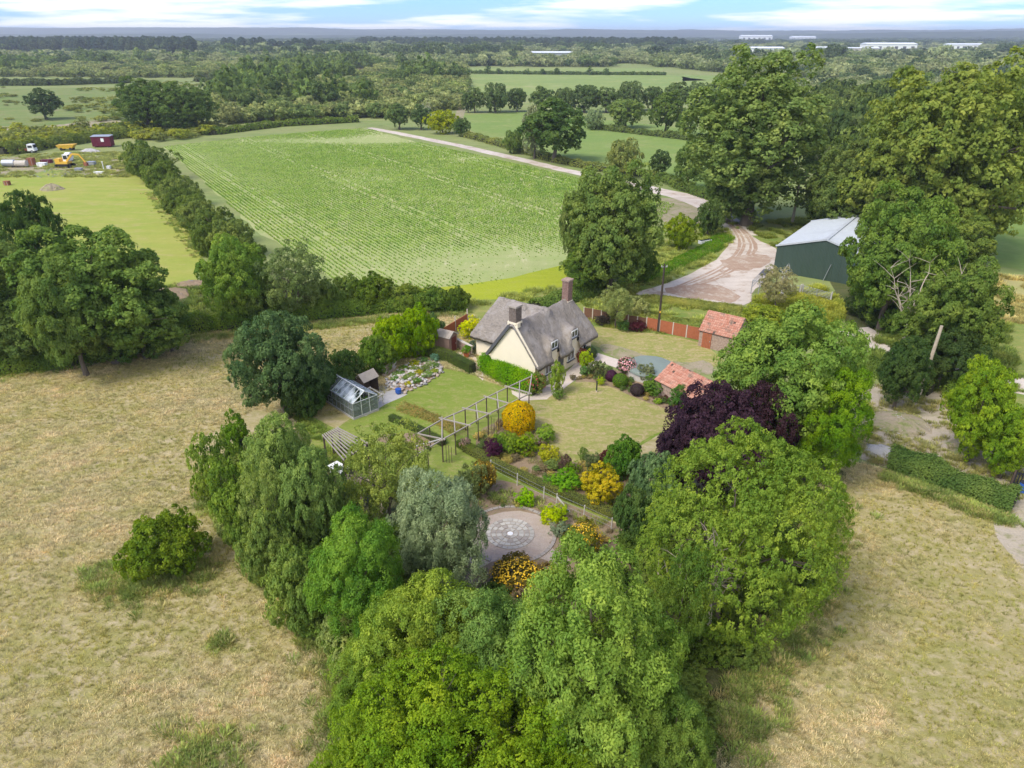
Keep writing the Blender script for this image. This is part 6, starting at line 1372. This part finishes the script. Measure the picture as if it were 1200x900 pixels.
wood('copse', [(-60, 76), (300, 74), (545, 80), (540, 128), (330, 136), (262, 140), (248, 118), (200, 92), (-60, 90)], 15, (4.5, 8), (8, 13), [(.07, .1, .035), (.1, .14, .045), (.13, .17, .06)], ['fluffy', 'far_a'], 320, 'taller trees standing here and there over the scrub', holes=.63, hole_sc=70)
wood('copse', [(-60, 57), (1260, 57), (1260, 84), (800, 74), (560, 72), (-60, 72)], 34, (8, 14), (12, 19), [(.05, .075, .03), (.08, .11, .045), (.2, .23, .12)], ['fluffy', 'far_b'], 321, 'bigger clumps of trees scattered over the distant woods', holes=.52, hole_sc=240, excl=[[(860, 56), (1170, 56), (1170, 70), (860, 70)], [(610, 62), (680, 62), (680, 74), (610, 74)], [(470, 55), (505, 55), (505, 62), (470, 62)]])
wood('heath_scrub', [(-60, 94), (250, 96), (248, 150), (130, 158), (-60, 170)], 8.0, (1.2, 3.2), (.8, 2.2), [(.13, .17, .05), (.17, .19, .06), (.11, .14, .04)], FL, 302, 'low bushes dotted over the green heath', holes=.52, hole_sc=22, excl=[[(20, 104), (75, 104), (75, 142), (20, 142)]])
wood('scrub_belt', [(-60, 158), (60, 156), (140, 150), (250, 148), (260, 156), (190, 168), (140, 160), (60, 170), (-60, 182)], 4.0, (1.8, 3.2), (2, 3.6), [(.13, .16, .04), (.16, .18, .06), (.2, .22, .05), (.09, .12, .035)], FL, 303, 'belt of mixed scrub behind the scrap yard')
wood('conifer_wood', [(-60, 66), (110, 66), (229, 69), (229, 62), (110, 58), (-60, 58)], 11, (4.5, 7), (19, 26), DKP, ['pine'], 304, 'dark conifer plantation edge on the distant plain')
wood('distant_wood', [(-60, 56), (560, 56), (800, 62), (560, 78), (-60, 77)], 15, (6, 10), (7, 13), PALF, FL, 305, 'distant mixed woodland behind the scrub', holes=.4, hole_sc=190, excl=[[(620, 63), (672, 63), (672, 72), (620, 72)], [(232, 57), (256, 57), (262, 62), (232, 62)], [(262, 61), (350, 61), (350, 65), (262, 65)], [(80, 52), (135, 52), (135, 57), (80, 57)]])
wood('distant_wood', [(545, 78), (560, 70), (680, 68), (800, 70), (860, 74), (990, 78), (1260, 80), (1260, 96), (1110, 88), (985, 96), (870, 88), (780, 79)], 9, (4, 7.5), (6, 12), PALF, FL, 306, 'line of woods behind the bright far fields', holes=.2, hole_sc=90, excl=[[(620, 63), (672, 63), (672, 71), (620, 71)]])
wood('distant_wood', [(560, 54), (1260, 54), (1260, 82), (800, 72), (560, 72)], 15, (6, 10), (7, 13), PALF, FL, 307, 'distant woodland around the pale works buildings', holes=.46, hole_sc=170, excl=[[(870, 59), (920, 59), (920, 68), (870, 68)], [(1000, 56), (1150, 56), (1150, 62), (1000, 62)], [(925, 69), (1100, 69), (1100, 73), (925, 73)], [(690, 61.5), (800, 61.5), (800, 64), (690, 64)], [(620, 63), (672, 63), (672, 72), (620, 72)]])
wood('far_forest', [(-60, 46.2), (1260, 46.2), (1260, 56), (-60, 56)], 30, (14, 22), (9, 16), [(.05, .08, .035), (.07, .1, .045), (.04, .065, .03), (.1, .13, .06)], FL, 308, 'far forest on the plain before the hills', holes=.4, hole_sc=300, excl=[[(830, 46), (960, 46), (960, 51), (830, 51)], [(470, 52), (505, 52), (505, 60), (470, 60)]])
wood('conifer_wood', [(420, 58), (800, 60), (800, 56), (420, 54)], 18, (6, 9), (17, 24), DKP, ['pine'], 309, 'dark conifer belt beyond the long low barn')
wood('hedge_wood', [(985, 96), (1110, 92), (1130, 120), (1085, 108), (985, 112)], 6, (3, 5), (4, 7), PALF, FL, 310, 'hedges and bushes around the straw coloured field', holes=.4, hole_sc=40)
wood('hedge_wood', [(855, 97), (1000, 103), (990, 116), (855, 112)], 6, (3, 5), (4, 7), PALF, FL, 312, 'bushes behind the tallest tree')
wood('valley_wood', [(950, 131), (1260, 126), (1260, 240), (1170, 245), (1000, 238), (960, 200)], 6.5, (3.5, 5.5), (7, 12), [(.09, .125, .04), (.12, .155, .05), (.07, .1, .035)], ['mid_c', 'fluffy'], 313, 'close grown wood behind the barn and tall trees')
wood('valley_wood', [(1000, 330), (1100, 345), (1150, 385), (1130, 420), (1060, 400), (1010, 380)], 4, (1.6, 2.6), (2, 4), [(.07, .1, .035), (.09, .12, .04)], ['bramble'], 314, 'tangled undergrowth beneath the trees beside the lane')
wood('undergrowth_shrubs', [(250, 560), (330, 520), (370, 580), (470, 600), (470, 660), (560, 690), (700, 690), (760, 610), (940, 560), (975, 600), (930, 700), (850, 800), (820, 890), (420, 890), (430, 800), (360, 700), (290, 640)], 2.3, (1.1, 1.7), (1.0, 2.2), [(.1, .14, .035), (.13, .17, .05), (.08, .12, .03)], ['bramble'], 315, 'shrubby undergrowth filling the gaps between the near trees', excl=[[(530, 590), (670, 590), (690, 690), (540, 690)]])

wood('undergrowth_shrubs', [(268, 590), (285, 560), (330, 560), (380, 640), (420, 700), (425, 790), (395, 790), (330, 690), (275, 640)], 1.7, (1.0, 1.9), (1.6, 3.8), [(.16, .21, .06), (.2, .24, .09), (.13, .19, .05)], ['bramble'], 316, 'loose shrubs closing the meadow side of the tree belt')
BEDP = [(.16, .23, .05), (.23, .27, .06), (.12, .17, .06), (.2, .17, .1), (.3, .27, .1), (.1, .15, .05), (.25, .2, .16)]
wood('bed_plants', [(560, 505), (585, 492), (620, 495), (640, 520), (665, 545), (710, 538), (760, 560), (745, 598), (700, 590), (650, 570), (600, 550), (556, 530)], .62, (.18, .5), (.15, .65), BEDP, ['shrub_c'], 317, 'low mixed planting filling the middle flower bed', holes=.42, hole_sc=1.5)
wood('bed_plants', [(668, 446), (700, 432), (760, 442), (838, 472), (812, 488), (760, 470), (712, 451), (690, 446)], .6, (.18, .45), (.15, .6), BEDP, ['shrub_c'], 318, 'low mixed planting along the border by the tiled outbuilding', holes=.42, hole_sc=1.5)
wood('bed_plants', [(545, 562), (600, 568), (680, 600), (730, 620), (720, 650), (672, 650), (652, 612), (600, 590), (550, 610)], .8, (.15, .45), (.12, .4), BEDP, ['shrub_c'], 319, 'low plants and weeds around the round patio', holes=.5, hole_sc=2)

# ------------------------------------------------------------------ crop plants, grass and weeds
def spike(name, n, R_, h, L, W_, seed, lean=.5):
    rng = np.random.default_rng(seed); a = rng.uniform(0, 6.283, n); r = rng.uniform(0, R_, n); ln = rng.uniform(.1, lean, n); hh = h * rng.uniform(.6, 1.1, n); W_ = W_ * rng.uniform(.7, 1.2, n)
    b = np.stack([r * np.cos(a), r * np.sin(a), 0 * a], 1); tip = b + np.stack([np.cos(a) * ln * h, np.sin(a) * ln * h, hh], 1); s = np.stack([-np.sin(a), np.cos(a), 0 * a], 1) * W_[:, None] / 2; mid = (b + tip) / 2 + np.array([0, 0, .12]) * h
    v = np.stack([b - s, b + s, mid + s, mid - s, tip], 1).reshape(-1, 3); i = np.arange(n)[:, None] * 5
    f = np.concatenate([i + np.array([[0, 1, 2]]), i + np.array([[0, 2, 3]]), i + np.array([[3, 2, 4]])]); return arr_mesh(name, v, f, LEAF_I, np.tile(rng.random(n), 3))
def seed_obj(name, me, px, label):
    c = V(*px); o = link(name, me, None, c); o['kind'] = 'stuff'; o['label'] = label; me2 = o; return o
CROPP = seed_obj('crop_plant', spike('crop_plant', 14, .12, .42, .4, .09, 3, 1.1), (430, 330), 'single leafy crop plant at the field edge')
TUFT = seed_obj('grass_tuft', spike('grass_tuft', 16, .16, .3, .3, .03, 4, .9), (260, 700), 'single tuft of dry grass')
TUFT2 = seed_obj('grass_tuft', spike('grass_tuft', 12, .3, .16, .2, .035, 5, 2.2), (262, 706), 'single flattened tuft of hay')
NETT = seed_obj('weed', spike('weed', 60, .45, .4, .3, .04, 6, .9), (150, 690), 'single clump of nettles')
for o_, c_ in ((CROPP, (.13, .25, .04)), (TUFT, HAY), (TUFT2, HAYT), (NETT, (.13, .17, .06))):
    o_.data.materials.clear(); o_.data.materials.append(LEAF); o_.color = (*c_, 1)
def crop():
    P = [G(x, y)[:2] for x, y in CROP]; d = np.array([.543, -.84]); p = np.array([.84, .543]); rng = np.random.default_rng(17); A = np.array(P); lim = A @ p; l2 = A @ d
    rows = np.arange(lim.min(), lim.max(), .78); X, Y = [], []
    for ri, r_ in enumerate(rows):
        t = np.arange(l2.min(), l2.max(), .5) + rng.uniform(-.12, .12); t = t[rng.random(len(t)) < (.45 if ri % 28 in (9, 12) else .97)]; q = p * r_; X.append(q[0] + d[0] * t + rng.normal(size=len(t)) * .05); Y.append(q[1] + d[1] * t + rng.normal(size=len(t)) * .05)
    X, Y = np.concatenate(X), np.concatenate(Y); k = inpoly(X, Y, P); X, Y = X[k], Y[k]
    a = value_noise(X + 400, Y, 26, 3) * .6 + value_noise(X + 400, Y, 7, 4) * .4; g1 = G(250, 175); g2 = G(620, 312); g3 = G(400, 165)
    g4 = G(455, 160); bare = .85 * np.exp(-((X - g2[0]) ** 2 + ((Y - g2[1]) * 2.0) ** 2) / 26 ** 2) + .7 * np.exp(-((X - g4[0]) ** 2 + ((Y - g4[1]) * .8) ** 2) / 13 ** 2) + .55 * np.exp(-((X - g3[0]) ** 2 / 900 + (Y - g3[1]) ** 2 / 60)) + .22 * np.exp(-((X - g1[0]) ** 2 + (Y - g1[1]) ** 2) / 40 ** 2)
    k = rng.random(len(X)) < np.clip(1.45 - bare * 1.7 - np.clip(a - .6, 0, 1) * 3, .12, 1); X, Y, a, bare = X[k], Y[k], a[k], bare[k]; n = len(X)
    s = rng.uniform(.5, .85, n) * (1.1 - bare * .8) * (.85 + .4 * (1 - a)); S = np.stack([s, s, s], 1); T_ = np.array([.19, .27, .08]) * rng.uniform(.85, 1.2, (n, 1)) + np.array([.06, .05, .015]) * np.clip(a - .4, 0, 1)[:, None]
    scatter('crop_rows', np.stack([X, Y, 0 * X], 1), S, T_, [CROPP], LEAF_I, 'rows of young green crop plants across the big field', 5)
crop()
def grass():
    rng = np.random.default_rng(23); n = 420000; X = rng.uniform(-75, 60, n); Y = rng.uniform(10, 95, n); k = inpoly(X, Y, MEADOW) & (np.abs(X) < Y * .78 + 20)
    for e in ([(225, 520), (300, 480), (350, 490), (600, 470), (800, 480), (960, 560), (930, 700), (850, 800), (820, 890), (420, 890), (415, 780), (340, 700), (280, 640)],): k &= ~inpoly(X, Y, [G(x, y)[:2] for x, y in e])
    k &= ~inpoly(X, Y, LW) & ~inpoly(X, Y, [G(x, y)[:2] for x, y in ((1158, 603), (1200, 600), (1240, 622), (1258, 685), (1215, 678), (1172, 640))]); X, Y = X[k], Y[k]
    ax = X * .82 + Y * .56; ay = -X * .56 + Y * .82
    a = value_noise(X + 300, Y + 300, 9, 31) * .45 + value_noise(ax + 300, ay * 2.4 + 600, 3.2, 32) * .35 + value_noise(X + 300, Y + 300, 1.1, 33) * .2
    keep = rng.random(len(X)) < .35 + .8 * a; X, Y, a = X[keep], Y[keep], a[keep]; n = len(X)
    w_ = np.clip((a - .3) / .36, 0, 1)[:, None]; T_ = np.array([.29, .28, .105]) * (1 - w_) + np.array([.44, .395, .25]) * w_; T_ = T_ * rng.uniform(.65, 1.3, (n, 1)); s = rng.uniform(.35, .8, n) * (.6 + .7 * a)
    scatter('meadow_grass', np.stack([X, Y, 0 * X], 1), np.stack([s, s, s], 1), T_, [TUFT, TUFT2], LEAF_I, 'cut and flattened hay grass over the near meadow', 6)
    # greener weeds along edges and round the lone bush
    X, Y = [], []
    def blob(px, py, rx, ry, m): c = G(px, py); X.append(c[0] + rng.normal(size=m) * rx); Y.append(c[1] + rng.normal(size=m) * ry)
    blob(160, 680, 1.5, 1.0, 420); blob(220, 668, 1.0, .7, 160); blob(235, 892, 1.2, .9, 120); blob(255, 755, .5, .4, 25)
    for (a, b, m, sd_) in (((235, 580), (300, 640), 200, .4), ((300, 650), (400, 780), 400, .6), ((400, 780), (415, 900), 400, .8), ((980, 590), (940, 720), 400, .8), ((930, 720), (850, 880), 500, .9), ((0, 440), (190, 400), 600, .8), ((190, 400), (540, 366), 900, .6), ((1040, 560), (1180, 610), 400, .5), ((110, 350), (240, 335), 300, .8), ((175, 225), (235, 300), 300, .8)):
        A_, B_ = np.array(G(*a)[:2]), np.array(G(*b)[:2]); t = rng.random(m)[:, None]; q = A_ + (B_ - A_) * t + rng.normal(size=(m, 2)) * sd_; X.append(q[:, 0]); Y.append(q[:, 1])
    X, Y = np.concatenate(X), np.concatenate(Y); n = len(X); s = rng.uniform(.35, 1.0, n)
    scatter('nettles', np.stack([X, Y, 0 * X], 1), np.stack([s, s, s], 1), np.where(rng.random((n, 1)) < .8, np.array([.19, .23, .08]), np.array([.32, .29, .14])) * rng.uniform(.7, 1.3, (n, 1)), [NETT], LEAF_I, 'nettles and long weeds along the hedge feet', 7)
grass()

def rough():
    rng = np.random.default_rng(41); X, Y, T_ = [], [], []
    for poly, m, c in (([(1000, 455), (1060, 450), (1120, 462), (1200, 500), (1260, 540), (1260, 640), (1215, 612), (1100, 566), (1015, 540), (990, 510)], 1900, (.25, .25, .1)),
        ([(430, 345), (560, 358), (680, 345), (690, 380), (760, 390), (830, 400), (905, 372), (880, 358), (742, 347), (830, 310), (872, 290), (850, 268), (700, 300), (690, 330), (560, 350)], 9000, (.24, .27, .09)),
        ([(-40, 184), (60, 180), (150, 178), (170, 200), (150, 208), (-40, 208)], 5000, (.22, .24, .09)), ([(1030, 380), (1180, 380), (1200, 460), (1100, 460), (1020, 430)], 3000, (.14, .18, .055)),
        ([(880, 350), (960, 335), (990, 360), (980, 385), (900, 380)], 1800, (.26, .28, .07)), ([(345, 485), (400, 505), (450, 540), (540, 560), (545, 600), (460, 590), (370, 570)], 1500, (.16, .21, .06)),
        ([(520, 575), (560, 560), (720, 610), (740, 660), (690, 700), (560, 690), (520, 640)], 420, (.2, .24, .08)), ([(560, 505), (620, 495), (665, 545), (745, 560), (740, 595), (650, 570), (560, 530)], 500, (.22, .22, .1)),
        ([(855, 262), (960, 255), (975, 290), (905, 290), (880, 278)], 2500, (.17, .2, .06)), ([(1155, 322), (1260, 326), (1260, 385), (1150, 380)], 2500, (.36, .33, .15)), ([(-60, 345), (180, 335), (420, 340), (540, 360), (300, 375), (-60, 430)], 6000, (.15, .19, .06))):
        P = np.array([G(x, y)[:2] for x, y in poly]); x = rng.uniform(P[:, 0].min(), P[:, 0].max(), m * 2); y = rng.uniform(P[:, 1].min(), P[:, 1].max(), m * 2); k = inpoly(x, y, P) & (value_noise(x + 500, y + 500, 2.5, 4) * .6 + value_noise(x + 500, y + 500, .9, 5) * .4 > .45)
        X.append(x[k]); Y.append(y[k]); T_.append(np.array(c) * rng.uniform(.65, 1.3, (k.sum(), 1)))
    X, Y, T_ = np.concatenate(X), np.concatenate(Y), np.concatenate(T_); s = rng.uniform(.6, 1.5, len(X)); s[Y < 66] *= .6; kc = G(598, 625.5); q = (np.hypot(X - kc[0], Y - kc[1]) > 3.5) & ~inpoly(X, Y, [G(x, y)[:2] for x, y in ((620, 640), (650, 640), (680, 662), (655, 672), (570, 672), (548, 660), (550, 640))]); X, Y, T_, s = X[q], Y[q], T_[q], s[q]; k = inpoly(X, Y, [G(x, y)[:2] for x, y in ((742, 347), (800, 326), (852, 293), (868, 262), (905, 287), (908, 322), (880, 358), (846, 358))]) ; X, Y, T_, s = X[~k], Y[~k], T_[~k], s[~k]
    scatter('rough_grass', np.stack([X, Y, 0 * X], 1), np.stack([s, s, s], 1), T_, [TUFT, NETT], LEAF_I, 'rough grass and weeds on the verges and waste ground', 8)
rough()

# ------------------------------------------------------------------ air
hz = mat('haze_air'); g = NG(hz); vp = g.n('ShaderNodeVolumePrincipled', {'Color': (.88, .93, 1.0, 1), 'Density': 1.45e-4, 'Anisotropy': .2})
om = g.n('ShaderNodeOutputMaterial'); hz.node_tree.links.new(vp.outputs[0], om.inputs['Volume'])
hb = MB().box((0, 4600, 48), (20000, 10800, 98)).build('haze', hz); tag(hb, kind='stuff')
if __name__ == '__main__' and False: print(LOG)
